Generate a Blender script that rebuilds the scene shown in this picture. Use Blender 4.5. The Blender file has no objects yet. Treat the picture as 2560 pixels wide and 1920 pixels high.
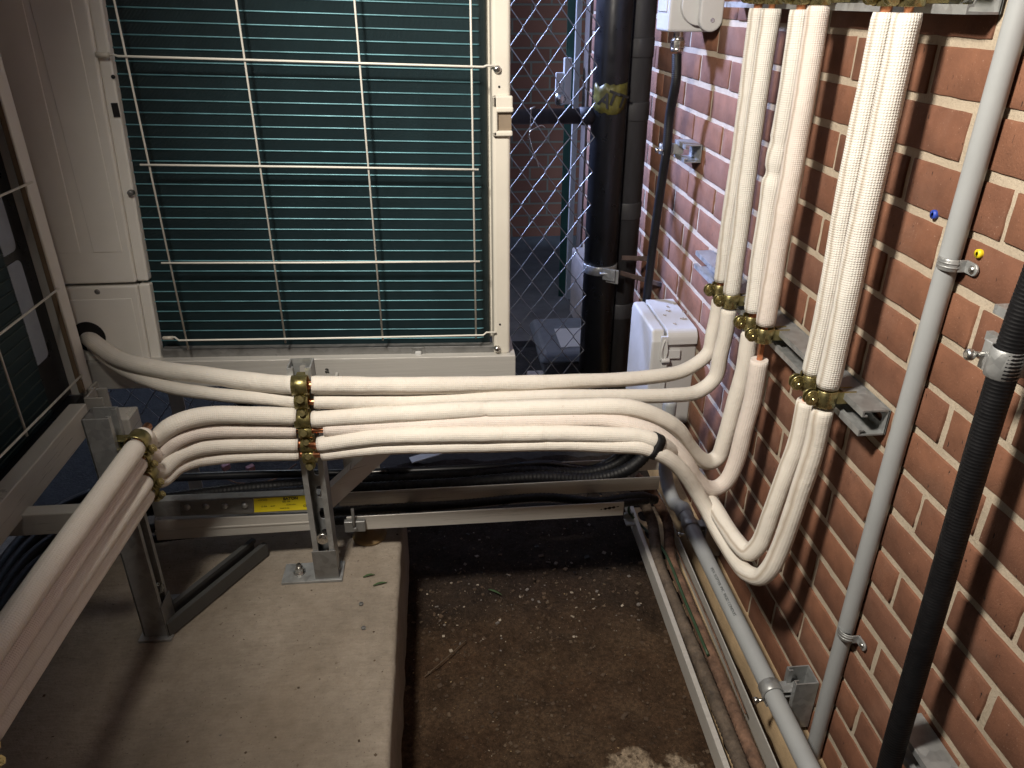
import bpy, math, random
from mathutils import Vector, Matrix, noise
random.seed(7)
S = bpy.context.scene
C = S.collection
R = math.radians
H = 1.25                       # camera height above the dirt
# ------------------------------------------------------------------ camera
F, CX, CY = 1894.0, 1280.0, 960.0
AX = Vector((0.99559873, -0.03995145, 0.08477645))
AY = Vector((-0.09367439, -0.45197893, 0.88709647))
AZ = Vector((0.00287637, -0.89113351, -0.45373208))
def cam2w(v): return Vector((AX.dot(v), AY.dot(v), AZ.dot(v)))
cam = bpy.data.cameras.new('camera'); co = bpy.data.objects.new('camera', cam); C.objects.link(co)
cam.sensor_width = 36; cam.lens = F / 2560 * 36; cam.clip_start = .02; cam.clip_end = 200
rx, up, bk = cam2w(Vector((1, 0, 0))), cam2w(Vector((0, -1, 0))), cam2w(Vector((0, 0, -1)))
co.matrix_world = Matrix(((rx.x, up.x, bk.x, 0), (rx.y, up.y, bk.y, 0), (rx.z, up.z, bk.z, H), (0, 0, 0, 1)))
S.camera = co
# ------------------------------------------------------------------ sky, sun, exposure
SUN_AZ, SUN_EL = math.atan2(-.78, .60), R(30)
W = bpy.data.worlds.new('World'); S.world = W; W.use_nodes = True
nt = W.node_tree
sky = nt.nodes.new('ShaderNodeTexSky'); sky.sky_type = 'NISHITA'; sky.sun_disc = False
sky.sun_elevation = SUN_EL; sky.sun_rotation = SUN_AZ
bg = nt.nodes['Background']; bg.inputs[1].default_value = .15
nt.links.new(sky.outputs[0], bg.inputs[0])
sl = bpy.data.lights.new('sun', 'SUN'); sl.energy = 5; sl.angle = R(7); sl.color = (.42, .54, 1)
so = bpy.data.objects.new('sun', sl); C.objects.link(so)
sd = Vector((math.sin(SUN_AZ) * math.cos(SUN_EL), math.cos(SUN_AZ) * math.cos(SUN_EL), math.sin(SUN_EL)))
so.rotation_euler = sd.to_track_quat('Z', 'Y').to_euler(); so.location = sd * 8
LAMP = Vector((-.36, .47, 1.79)); LAMP_AIM = Vector((.52, 1.24, .85)); LAMP_W = 59
S.view_settings.view_transform = 'Standard'; S.view_settings.look = 'None'
S.view_settings.exposure = 1.25; S.view_settings.gamma = 1
S.render.engine = 'CYCLES'
S.render.resolution_x, S.render.resolution_y = 1024, 768

# ------------------------------------------------------------------ helpers
def ray(px, py): return cam2w(Vector((px - CX, py - CY, F)))
def at_y(px, py, y): d = ray(px, py); d = d * (y / d.y); return Vector((d.x, d.y, d.z + H))
def at_x(px, py, x): d = ray(px, py); d = d * (x / d.x); return Vector((d.x, d.y, d.z + H))
def at_z(px, py, z): d = ray(px, py); d = d * ((z - H) / d.z); return Vector((d.x, d.y, d.z + H))
def V(*a): return Vector(a)
def wloc(o):
    p = Vector((0, 0, 0))
    while o: p = p + o.location; o = o.parent
    return p
def tag(o, label=None, cat=None, group=None, kind=None):
    if label: o['label'] = label
    if cat: o['category'] = cat
    if group: o['group'] = group
    if kind: o['kind'] = kind
    return o
def thing(name, loc, label, cat, group=None):
    o = bpy.data.objects.new(name, None); C.objects.link(o); o.location = loc; o.empty_display_size = .05
    return tag(o, label, cat, group)
class MB:
    def __init__(s): s.v = []; s.f = []; s.sm = []; s.uv = []; s.mi = []; s.tone = []
    def face(s, idx, sm=False, uv=None, mi=0, tone=.5):
        s.f.append(tuple(idx)); s.sm.append(sm); s.uv.append(uv); s.mi.append(mi); s.tone.append(tone)
    def add(s, pts): n = len(s.v); s.v += [Vector(p) for p in pts]; return n
    def hexa(s, p, mi=0, tone=.5):      # 8 corners: bottom 4 ccw, top 4 ccw
        n = s.add(p)
        for q in ((3, 2, 1, 0), (4, 5, 6, 7), (0, 1, 5, 4), (1, 2, 6, 5), (2, 3, 7, 6), (3, 0, 4, 7)):
            s.face([n + i for i in q], mi=mi, tone=tone)
        return s
    def box(s, a, b, mi=0, tone=.5):
        x0, x1 = sorted((a[0], b[0])); y0, y1 = sorted((a[1], b[1])); z0, z1 = sorted((a[2], b[2]))
        return s.hexa([(x0, y0, z0), (x1, y0, z0), (x1, y1, z0), (x0, y1, z0), (x0, y0, z1), (x1, y0, z1), (x1, y1, z1), (x0, y1, z1)], mi, tone)
    def obox(s, c, ax, ay, az, hx, hy, hz, mi=0, tone=.5):
        c = Vector(c); ax, ay, az = Vector(ax) * hx, Vector(ay) * hy, Vector(az) * hz
        return s.hexa([c - ax - ay - az, c + ax - ay - az, c + ax + ay - az, c - ax + ay - az, c - ax - ay + az, c + ax - ay + az, c + ax + ay + az, c - ax + ay + az], mi, tone)
    def prism(s, pts, vec, mi=0, sm=False, tone=.5):
        vec = Vector(vec); n = len(pts); a = s.add(pts); b = s.add([Vector(p) + vec for p in pts])
        s.face([a + i for i in range(n)][::-1], mi=mi, tone=tone); s.face([b + i for i in range(n)], mi=mi, tone=tone)
        for i in range(n): j = (i + 1) % n; s.face((a + i, a + j, b + j, b + i), sm=sm, mi=mi, tone=tone)
        return s
    def tube(s, path, r, seg=12, caps=True, sm=True, mi=0, tone=.5):
        P = [Vector(p) for p in path]; n = len(P)
        rr = r if callable(r) else (lambda i, t, a: r)
        T = [(P[min(i + 1, n - 1)] - P[max(i - 1, 0)]).normalized() for i in range(n)]
        ref = Vector((0, 0, 1)) if abs(T[0].z) < .9 else Vector((0, 1, 0))
        nrm = (ref - T[0] * ref.dot(T[0])).normalized()
        rings = []; L = 0; Ls = []
        for i in range(n):
            if i:
                nrm = (nrm - T[i] * nrm.dot(T[i])).normalized(); L += (P[i] - P[i - 1]).length
            Ls.append(L); b = T[i].cross(nrm)
            pts = []
            for k in range(seg):
                a = 2 * math.pi * k / seg; q = rr(i, L, a)
                pts.append(P[i] + (nrm * math.cos(a) + b * math.sin(a)) * q)
            rings.append(s.add(pts))
        R0 = rr(0, 0, 0); cu = 2 * math.pi * R0 / seg
        for i in range(n - 1):
            for k in range(seg):
                j = (k + 1) % seg
                s.face((rings[i] + k, rings[i] + j, rings[i + 1] + j, rings[i + 1] + k), sm, [(Ls[i], k * cu), (Ls[i], (k + 1) * cu), (Ls[i + 1], (k + 1) * cu), (Ls[i + 1], k * cu)], mi, tone)
        if caps:
            s.face([rings[0] + k for k in range(seg)][::-1], mi=mi, tone=tone); s.face([rings[-1] + k for k in range(seg)], mi=mi, tone=tone)
        return s
    def cyl(s, a, b, r, seg=16, mi=0, r2=None, sm=True):
        r2 = r if r2 is None else r2
        return s.tube([a, b], lambda i, t, an: r if i == 0 else r2, seg, True, sm, mi)
    def build(s, name, mats, parent=None, bevel=0, segs=2, sub=0):
        me = bpy.data.meshes.new(name); off = wloc(parent) if parent else Vector((0, 0, 0))
        me.from_pydata([v - off for v in s.v], [], s.f)
        me.polygons.foreach_set('use_smooth', s.sm); me.polygons.foreach_set('material_index', s.mi)
        if any(u for u in s.uv):
            l = me.uv_layers.new(name='UVMap'); d = []
            for f, u in zip(s.f, s.uv):
                for k in range(len(f)): d += list(u[k]) if u else [0, 0]
            l.data.foreach_set('uv', d)
        if len(set(s.tone)) > 1:
            at = me.attributes.new('tone', 'FLOAT', 'FACE'); at.data.foreach_set('value', s.tone)
        for m in (mats if isinstance(mats, (list, tuple)) else [mats]): me.materials.append(m)
        me.validate(); me.update()
        o = bpy.data.objects.new(name, me); C.objects.link(o)
        if parent: o.parent = parent
        if bevel:
            b = o.modifiers.new('bevel', 'BEVEL'); b.width = bevel; b.segments = segs; b.limit_method = 'ANGLE'; b.angle_limit = R(35); b.harden_normals = False
        return o
def spline(pts, per=10):
    P = [Vector(p) for p in pts]; P = [P[0] * 2 - P[1]] + P + [P[-1] * 2 - P[-2]]; out = []
    for i in range(1, len(P) - 2):
        p0, p1, p2, p3 = P[i - 1:i + 3]
        t0 = 0; t1 = t0 + max((p1 - p0).length, 1e-6) ** .5; t2 = t1 + max((p2 - p1).length, 1e-6) ** .5; t3 = t2 + max((p3 - p2).length, 1e-6) ** .5
        for k in range(per):
            t = t1 + (t2 - t1) * k / per
            a1 = p0 * ((t1 - t) / (t1 - t0)) + p1 * ((t - t0) / (t1 - t0)); a2 = p1 * ((t2 - t) / (t2 - t1)) + p2 * ((t - t1) / (t2 - t1)); a3 = p2 * ((t3 - t) / (t3 - t2)) + p3 * ((t - t2) / (t3 - t2))
            b1 = a1 * ((t2 - t) / (t2 - t0)) + a2 * ((t - t0) / (t2 - t0)); b2 = a2 * ((t3 - t) / (t3 - t1)) + a3 * ((t - t1) / (t3 - t1))
            out.append(b1 * ((t2 - t) / (t2 - t1)) + b2 * ((t - t1) / (t2 - t1)))
    out.append(P[-2]); return out
def text(body, size, origin, xd, yd, m, parent, name='lettering', depth=.0004, bold=0):
    cu = bpy.data.curves.new(name, 'FONT'); cu.body = body; cu.size = size; cu.extrude = depth; cu.offset = bold
    to = bpy.data.objects.new(name, cu); C.objects.link(to)
    dg = bpy.context.evaluated_depsgraph_get(); me = bpy.data.meshes.new_from_object(to.evaluated_get(dg))
    bpy.data.objects.remove(to)
    xd, yd = Vector(xd).normalized(), Vector(yd).normalized(); zd = xd.cross(yd); off = wloc(parent) if parent else Vector((0, 0, 0))
    for v in me.vertices: c = v.co.copy(); v.co = Vector(origin) + xd * c.x + yd * c.y + zd * c.z - off
    me.materials.clear(); me.materials.append(m)
    o = bpy.data.objects.new(name, me); C.objects.link(o)
    if parent: o.parent = parent
    return o
def copy_tree(src, loc, label=None, scale=None):
    r = src.copy(); C.objects.link(r); r.location = loc
    if label: r['label'] = label
    if scale: r.scale = (scale,) * 3
    for ch in list(src.children):
        c = ch.copy(); C.objects.link(c); c.parent = r
        for g in ch.children: d = g.copy(); C.objects.link(d); d.parent = c
    return r

# ------------------------------------------------------------------ materials
class N:
    def __init__(s, name):
        s.m = bpy.data.materials.new(name); s.m.use_nodes = True; s.t = s.m.node_tree; s.b = s.t.nodes['Principled BSDF']
    def n(s, ty, **k):
        o = s.t.nodes.new('ShaderNode' + ty)
        for a, b in k.items():
            if a.startswith('i_'): o.inputs[int(a[2:])].default_value = b
            else: setattr(o, a, b)
        return o
    def l(s, a, b): s.t.links.new(a, b); return b.node
    def coord(s, scale=(1, 1, 1), uv=False):
        tc = s.n('TexCoord'); mp = s.n('Mapping'); mp.inputs['Scale'].default_value = scale
        s.l(tc.outputs['UV' if uv else 'Object'], mp.inputs[0]); return mp.outputs[0]
    def noise(s, co, scale, detail=4, rough=.6):
        k = s.n('TexNoise'); k.inputs['Scale'].default_value = scale; k.inputs['Detail'].default_value = detail; k.inputs['Roughness'].default_value = rough
        s.l(co, k.inputs['Vector']); return k.outputs[0]
    def ramp(s, f, stops):
        k = s.n('ValToRGB'); e = k.color_ramp.elements
        while len(e) < len(stops): e.new(.5)
        for el, (p, c) in zip(e, stops): el.position = p; el.color = (*c, 1) if len(c) == 3 else c
        s.l(f, k.inputs[0]); return k.outputs[0]
    def mix(s, f, a, b, mode='MIX'):
        k = s.n('Mix', data_type='RGBA', blend_type=mode)
        for i, x in ((0, f), (6, a), (7, b)):
            if hasattr(x, 'links'): s.l(x, k.inputs[i])
            else: k.inputs[i].default_value = x if i == 0 else (*x, 1)
        return k.outputs[2]
    def math(s, op, a, b=None):
        k = s.n('Math', operation=op)
        for i, x in ((0, a), (1, b)):
            if x is None: continue
            if hasattr(x, 'links'): s.l(x, k.inputs[i])
            else: k.inputs[i].default_value = x
        return k.outputs[0]
    def bump(s, h, dist=.001, st=1.0, prev=None):
        k = s.n('Bump'); k.inputs['Distance'].default_value = dist; k.inputs['Strength'].default_value = st
        s.l(h, k.inputs['Height'])
        if prev: s.l(prev, k.inputs['Normal'])
        s.l(k.outputs[0], s.b.inputs['Normal']); return k.outputs[0]
    def col(s, c):
        if hasattr(c, 'links'): s.l(c, s.b.inputs['Base Color'])
        else: s.b.inputs['Base Color'].default_value = (*c, 1)
    def set(s, rough=None, metal=None, spec=None):
        if rough is not None:
            if hasattr(rough, 'links'): s.l(rough, s.b.inputs['Roughness'])
            else: s.b.inputs['Roughness'].default_value = rough
        if metal is not None: s.b.inputs['Metallic'].default_value = metal
        if spec is not None: s.b.inputs['Specular IOR Level'].default_value = spec
def simple(name, c, rough=.5, metal=0, var=.15, scale=12, bump=0, bscale=200, spec=None, stretch=(1, 1, 1), rvar=.1):
    k = N(name); co = k.coord(stretch); f = k.noise(co, scale)
    a = tuple(x * (1 - var) for x in c); b = tuple(min(1, x * (1 + var)) for x in c)
    k.col(k.ramp(f, [(.3, a), (.7, b)]))
    mr = k.n('MapRange'); mr.inputs[1].default_value = .3; mr.inputs[2].default_value = .7
    mr.inputs[3].default_value = max(.03, rough - rvar); mr.inputs[4].default_value = min(1, rough + rvar)
    k.l(k.noise(co, scale * 2.3), mr.inputs[0]); k.set(mr.outputs[0], metal, spec)
    if bump: k.bump(k.noise(co, bscale), bump)
    return k.m
def m_brick():
    k = N('brick'); a = k.n('Attribute', attribute_name='tone'); co = k.coord()
    base = k.ramp(a.outputs['Fac'], [(0, (.172, .073, .041)), (.3, (.198, .084, .047)), (.6, (.216, .092, .050)), (.85, (.238, .103, .056)), (1, (.19, .086, .053))])
    c = k.mix(.55, base, k.ramp(k.noise(co, 26, 5), [(.3, (.45, .42, .4)), (.7, (1, 1, 1))]), 'MULTIPLY')
    sp = k.noise(co, 420, 2, .5)
    c = k.mix(k.ramp(sp, [(.68, (0, 0, 0)), (.76, (.55, .55, .55))]), c, (.46, .30, .22))
    cs = k.coord((1, 1, .3)); pit = k.noise(cs, 230, 2, .5)
    pm = k.ramp(pit, [(.235, (1, 1, 1)), (.29, (0, 0, 0))])
    c = k.mix(pm, c, (.03, .016, .012))
    dust = k.ramp(k.noise(co, 7, 4), [(.52, (0, 0, 0)), (.75, (.12, .12, .12))])
    c = k.mix(dust, c, (.40, .30, .24))
    k.col(c); k.set(.86)
    n = k.bump(k.noise(co, 300, 5, .7), .0012, .8); k.bump(k.math('MULTIPLY', k.math('SUBTRACT', 1.0, pm), 1.0), .0012, .8, n)
    return k.m
def m_mortar():
    k = N('mortar'); co = k.coord()
    c = k.ramp(k.noise(co, 18, 5), [(.3, (.40, .335, .25)), (.7, (.52, .44, .335))])
    c = k.mix(k.ramp(k.noise(co, 500, 2), [(.6, (0, 0, 0)), (.7, (.5, .5, .5))]), c, (.2, .15, .11))
    k.col(c); k.set(.95); k.bump(k.noise(co, 180, 6, .75), .0022)
    return k.m
def m_insul(name, c, depth=.0011, pit=.0034):
    k = N(name); tc = k.n('TexCoord'); sx = k.n('SeparateXYZ'); k.l(tc.outputs['UV'], sx.inputs[0])
    w = 2 * math.pi / pit
    a = k.math('SINE', k.math('MULTIPLY', sx.outputs[0], w)); b = k.math('SINE', k.math('MULTIPLY', sx.outputs[1], w))
    g = k.math('MULTIPLY', k.math('ADD', a, 1.0), k.math('ADD', b, 1.0)); g = k.math('POWER', k.math('MULTIPLY', g, .25), .5)
    co = k.coord(); f = k.noise(co, 9, 4)
    c2 = k.ramp(f, [(.3, tuple(x * .90 for x in c)), (.7, c)])
    c2 = k.mix(k.ramp(k.noise(co, 60, 3), [(.62, (0, 0, 0)), (.8, (.35, .35, .35))]), c2, tuple(x * y for x, y in zip(c, (.85, .78, .7))))
    # lengthwise slit of the split tube, plus handling grime
    vv = k.math('ADD', sx.outputs[1], k.math('MULTIPLY', k.math('SUBTRACT', k.noise(k.coord((1, 1, 1)), 11, 3), .5), .010))
    slit = k.math('ABSOLUTE', k.math('SUBTRACT', vv, .030)); sl_ = k.ramp(slit, [(.0004, (.62, .56, .5)), (.0013, (1, 1, 1))])
    c2 = k.mix(1.0, c2, sl_, 'MULTIPLY')
    gr = k.ramp(k.noise(co, 23, 6, .75), [(.60, (0, 0, 0)), (.72, (.30, .30, .30))]); c2 = k.mix(gr, c2, (.52, .44, .36))
    sm = k.ramp(k.noise(k.coord((1, 1, 1)), 130, 2), [(.72, (0, 0, 0)), (.78, (.5, .5, .5))]); c2 = k.mix(sm, c2, (.50, .40, .33))
    k.col(c2); k.set(.72, spec=.3); k.b.inputs['Subsurface Weight'].default_value = .05; k.b.inputs['Subsurface Radius'].default_value = (.01, .006, .004)
    n = k.bump(g, depth); n = k.bump(k.noise(co, 30, 4), .0035, .7, n); k.bump(sl_, .0006, 1, n)
    return k.m
def m_metal(name, c, rough, streak=(1, 1, 1), scale=40, metal=1, var=.2, spangle=False):
    k = N(name); co = k.coord(streak); f = k.noise(co, scale, 5)
    if spangle:
        v = k.n('TexVoronoi'); v.inputs['Scale'].default_value = 90; k.l(k.coord(), v.inputs['Vector'])
        f = k.math('ADD', k.math('MULTIPLY', f, .6), k.math('MULTIPLY', v.outputs['Color'], .4))
    k.col(k.ramp(f, [(.25, tuple(x * (1 - var) for x in c)), (.75, tuple(min(1, x * (1 + var)) for x in c))]))
    mr = k.n('MapRange'); mr.inputs[1].default_value = .3; mr.inputs[2].default_value = .7; mr.inputs[3].default_value = max(.08, rough - .12); mr.inputs[4].default_value = rough + .12
    k.l(f, mr.inputs[0]); k.set(mr.outputs[0], metal); k.bump(k.noise(co, scale * 3, 3), .0004)
    return k.m
def m_slab():
    k = N('slab_concrete'); st = k.coord((22, 110, 10)); co = k.coord()
    c = k.ramp(k.noise(co, 5, 6), [(.28, (.245, .208, .165)), (.72, (.385, .332, .268))])
    c = k.mix(.34, c, k.ramp(k.noise(st, 1.5, 5, .7), [(.3, (.5, .48, .46)), (.7, (1, 1, 1))]), 'MULTIPLY'); c = k.mix(.6, c, k.ramp(k.noise(co, 38, 6, .8), [(.35, (.66, .64, .62)), (.6, (1, 1, 1))]), 'MULTIPLY')
    c = k.mix(k.ramp(k.noise(co, 190, 3), [(.66, (0, 0, 0)), (.72, (.8, .8, .8))]), c, (.10, .075, .055))
    c = k.mix(k.ramp(k.noise(co, 70, 3), [(.70, (0, 0, 0)), (.74, (.8, .8, .8))]), c, (.12, .09, .065))
    c = k.mix(k.ramp(k.noise(co, 3.1, 3), [(.5, (0, 0, 0)), (.72, (.35, .35, .35))]), c, (.20, .15, .10))
    k.col(c); k.set(.9); n = k.bump(k.noise(st, 1.5, 5, .7), .0014); k.bump(k.noise(co, 160, 5), .0016, 1, n)
    return k.m
def m_dirt():
    k = N('dirt'); co = k.coord()
    c = k.ramp(k.noise(co, 9, 8, .7), [(.28, (.026, .016, .010)), (.5, (.068, .043, .026)), (.72, (.11, .072, .045))])
    c = k.mix(k.ramp(k.noise(co, 4, 3), [(.45, (0, 0, 0)), (.7, (.6, .6, .6))]), c, (.075, .040, .022))
    # darker strip at the back, under the trays
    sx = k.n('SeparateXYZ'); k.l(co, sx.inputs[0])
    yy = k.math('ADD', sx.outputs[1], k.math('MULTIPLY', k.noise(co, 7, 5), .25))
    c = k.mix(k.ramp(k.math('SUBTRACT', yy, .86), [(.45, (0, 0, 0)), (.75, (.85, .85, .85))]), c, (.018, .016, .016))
    # dry sandy patch with an edge of its own
    dx = k.math('SUBTRACT', sx.outputs[0], .32); dy = k.math('SUBTRACT', sx.outputs[1], .79)
    d = k.math('SQRT', k.math('ADD', k.math('POWER', k.math('MULTIPLY', dx, .95), 2.0), k.math('POWER', dy, 2.0)))
    d = k.math('ADD', d, k.math('MULTIPLY', k.math('SUBTRACT', k.noise(co, 14, 5), .5), .14))
    sand = k.ramp(k.noise(co, 60, 6, .7), [(.3, (.20, .15, .105)), (.7, (.36, .29, .21))])
    c = k.mix(k.ramp(d, [(.125, (1, 1, 1)), (.137, (0, 0, 0))]), c, sand)
    sp = k.ramp(k.noise(co, 300, 2, .4), [(.70, (0, 0, 0)), (.76, (.7, .7, .7))])
    c = k.mix(sp, c, (.26, .19, .12))
    c = k.mix(.75, c, k.ramp(k.noise(co, 120, 6, .8), [(.36, (.35, .33, .31)), (.5, (.9, .9, .9)), (.64, (1.5, 1.45, 1.4))]), 'MULTIPLY')
    k.col(c); k.set(.97, spec=.15); n = k.bump(k.noise(co, 45, 8, .75), .006); k.bump(k.noise(co, 260, 4, .7), .0025, 1, n)
    return k.m
def m_plain_brick(name, scale=1, yz=False):
    k = N(name); tc = k.n('TexCoord'); mp = k.n('Mapping'); mp.inputs['Rotation'].default_value = (R(90), 0, R(90) if yz else 0)
    k.l(tc.outputs['Object'], mp.inputs[0]); b = k.n('TexBrick'); k.l(mp.outputs[0], b.inputs[0])
    b.inputs['Color1'].default_value = (.20, .075, .05, 1); b.inputs['Color2'].default_value = (.26, .10, .065, 1); b.inputs['Mortar'].default_value = (.21, .175, .14, 1)
    b.inputs['Scale'].default_value = 1; b.inputs['Brick Width'].default_value = .203; b.inputs['Row Height'].default_value = .0679; b.inputs['Mortar Size'].default_value = .0055
    k.col(b.outputs['Color']); k.set(.9); k.bump(b.outputs['Fac'], -.003)
    return k.m
M = dict(
    brick=m_brick(), mortar=m_mortar(), slab=m_slab(), dirt=m_dirt(),
    ins=m_insul('insulation_cream', (.72, .675, .605), .0003), ins2=m_insul('insulation_blush', (.73, .655, .595), .0005, .0030), ins3=m_insul('insulation_white', (.745, .715, .655), .0007),
    galv=m_metal('galvanised_steel', (.36, .37, .37), .42, spangle=True, metal=.55), galvd=m_metal('dull_galvanised', (.21, .21, .205), .5, spangle=True, metal=.5),
    alu=m_metal('brushed_aluminium', (.54, .52, .48), .36, (1.5, 1.5, 60), 6, metal=.25, var=.06), alux=m_metal('aluminium_rail', (.56, .545, .51), .40, (1.2, 30, 60), 5, metal=.3, var=.07),
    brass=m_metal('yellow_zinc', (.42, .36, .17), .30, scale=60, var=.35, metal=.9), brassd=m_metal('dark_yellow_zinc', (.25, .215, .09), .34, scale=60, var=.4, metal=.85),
    copper=m_metal('copper', (.62, .27, .14), .35), steel=m_metal('bright_steel', (.62, .61, .58), .28),
    ivory=simple('ivory_enamel', (.62, .585, .51), .42, var=.05, scale=6), ivoryd=simple('ivory_panel', (.80, .78, .73), .5, var=.07, scale=5),
    wire=simple('wire_coating', (.78, .76, .69), .4, var=.05), coil=None,
    tubeteal=simple('teal_fin_edge', (.105, .25, .29), .38, metal=.3, var=.4, scale=30, stretch=(.4, 1, 1)),
    black=simple('black_plastic', (.012, .013, .016), .34, var=.2), blackm=simple('matte_black', (.028, .028, .031), .6, var=.35, scale=25, stretch=(1, 1, .2)),
    rubber=simple('black_rubber', (.005, .005, .006), .55, var=.3, scale=30, spec=.35),
    pvc=simple('grey_pvc', (.33, .345, .35), .42, var=.06, scale=10, bump=.0001), pvcl=simple('light_grey_plastic', (.50, .505, .50), .48, var=.05),
    boxg=simple('box_grey_plastic', (.54, .54, .53), .5, var=.06, scale=8), boxd=simple('box_side_plastic', (.46, .45, .44), .55, var=.05, scale=8),
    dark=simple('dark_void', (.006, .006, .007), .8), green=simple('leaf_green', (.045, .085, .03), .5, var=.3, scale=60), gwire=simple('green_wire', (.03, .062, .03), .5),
    rust=simple('rusty_sleeve', (.15, .085, .055), .85, var=.55, scale=40, bump=.003, bscale=160), dustc=simple('dusty_cable', (.10, .075, .055), .8, var=.6, scale=35, bump=.0025, bscale=140),
    tan=simple('tan_ledge', (.40, .29, .17), .85, var=.22, scale=14, bump=.0015, bscale=120), yellow=simple('yellow_label', (.85, .70, .02), .5, var=.05),
    ink=simple('black_ink', (.012, .012, .012), .6), tapey=simple('tape_yellow', (.12, .11, .025), .4, var=.4, scale=40), blue=simple('blue_plug', (.03, .07, .42), .45), yplug=simple('yellow_plug', (.80, .62, .02), .4),
    conc=simple('floor_concrete', (.13, .125, .12), .9, var=.25, scale=7, bump=.002, bscale=80), concw=simple('footing_concrete', (.46, .42, .40), .9, var=.15, scale=9, bump=.002, bscale=60),
    asph=simple('dark_asphalt', (.030, .028, .028), .9, var=.3, scale=30, bump=.003, bscale=150),
    doorg=simple('green_door', (.025, .09, .065), .4, var=.1), white=simple('white_paint', (.62, .63, .62), .5, var=.06), lid=simple('grey_lid', (.17, .19, .21), .45, var=.1),
    chip=simple('pale_chip', (.36, .305, .24), .8, var=.2), pink=simple('pink_foam', (.50, .27, .27), .8, var=.15), twig=simple('twig', (.10, .07, .045), .9),
    wood=simple('brown_foot', (.22, .15, .07), .7, var=.25), far=m_plain_brick('far_brick'), side=m_plain_brick('side_brick', yz=True),
    roof=simple('deck_underside', (.12, .11, .10), .9), rustr=simple('rusty_rod', (.07, .045, .035), .7, var=.3, scale=50), inkp=simple('grey_print', (.10, .11, .11), .6),
)
def m_coil():
    k = N('coil_fins'); tc = k.n('TexCoord'); sx = k.n('SeparateXYZ'); k.l(tc.outputs['Object'], sx.inputs[0])
    w = k.math('SINE', k.math('MULTIPLY', sx.outputs[0], 2 * math.pi / .0022)); co = k.coord((3, 3, 1))
    c = k.ramp(k.noise(co, 4, 4), [(.3, (.008, .024, .031)), (.7, (.014, .038, .047))])
    c = k.mix(k.ramp(w, [(.2, (0, 0, 0)), (.8, (.5, .5, .5))]), c, (.008, .018, .019))
    k.col(c); k.set(.55, .2); k.bump(w, .0006)
    return k.m
M['coil'] = m_coil()

# ================================================================== SETTING
# dirt
mb = MB(); nx, ny = 150, 190; x0, x1, y0, y1 = -.16, .66, -.6, 1.95
for j in range(ny + 1):
    for i in range(nx + 1):
        x = x0 + (x1 - x0) * i / nx; y = y0 + (y1 - y0) * j / ny
        rough = .012 * noise.fractal(Vector((x * 9, y * 9, 0)), .8, 2.1, 5) + .002 * max(0, min(1, (y - 1.1) / .3)) * noise.fractal(Vector((x * 40, y * 40, 3)), .7, 2, 4)
        mb.v.append(Vector((x, y, -.004 + rough)))
for j in range(ny):
    for i in range(nx):
        a = j * (nx + 1) + i; mb.face((a, a + 1, a + nx + 2, a + nx + 1), True)
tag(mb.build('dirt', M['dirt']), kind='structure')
mb = MB(); mb.prism([(-30, -30, -.13), (30, -30, -.13), (30, 30, -.13), (-30, 30, -.13)], (0, 0, .10)); tag(mb.build('ground', M['asph']), kind='structure')
mb = MB()
mb.box((-4, 1.75, -.03), (.62, 2.80, -.012)); tag(mb.build('gravel_strip', M['asph']), kind='structure')
mb = MB(); mb.box((-4, 2.80, -.03), (1.2, 4.6, .012)); tag(mb.build('concrete_floor', M['conc']), kind='structure')
# slab with rough worn edge
mb = MB(); nx, ny = 120, 120; X0, X1, Y0, Y1, ZT = -1.5, -.115, -.7, 1.50, .204
for j in range(ny + 1):
    for i in range(nx + 1):
        u = (i / nx) ** .6; x = X0 + (X1 - X0) * u; y = Y0 + (Y1 - Y0) * j / ny
        e = .0018 * noise.fractal(Vector((y * 30, 1.3, 0)), .8, 2, 5) if i == nx else 0
        dz = .0012 * noise.fractal(Vector((x * 14, y * 14, 5)), .8, 2, 4)
        if i >= nx - 1: dz -= .0012 + .003 * abs(noise.noise(Vector((y * 45, 7, 0))))
        if abs(x + .165) < .004 and noise.noise(Vector((y * 12, 3, 1))) > -.35: dz -= .002
        mb.v.append(Vector((x + e, y, ZT + dz)))
for j in range(ny):
    for i in range(nx):
        a = j * (nx + 1) + i; mb.face((a, a + 1, a + nx + 2, a + nx + 1), True)
base = len(mb.v)
for j in range(ny + 1):
    p = mb.v[j * (nx + 1) + nx]
    mb.v.append(Vector((p.x + .003, p.y, ZT - .018))); mb.v.append(Vector((-.112 + .003 * noise.noise(Vector((p.y * 20, 5, 2))), p.y, -.03)))
for j in range(ny):
    a = j * (nx + 1) + nx; b = base + 2 * j
    mb.face((a, b, b + 2, a + nx + 1), True); mb.face((b, b + 1, b + 3, b + 2), True)
n = mb.add([(X0, Y0, -.03), (X1, Y0, -.03), (X1, Y0, ZT - .01), (X0, Y0, ZT - .01), (X0, Y1, -.03), (X1, Y1, -.03), (X1, Y1, ZT - .01), (X0, Y1, ZT - .01)])
mb.face((n, n + 1, n + 2, n + 3)); mb.face((n + 5, n + 4, n + 7, n + 6))
tag(mb.build('concrete_slab', M['slab']), kind='structure')

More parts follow.
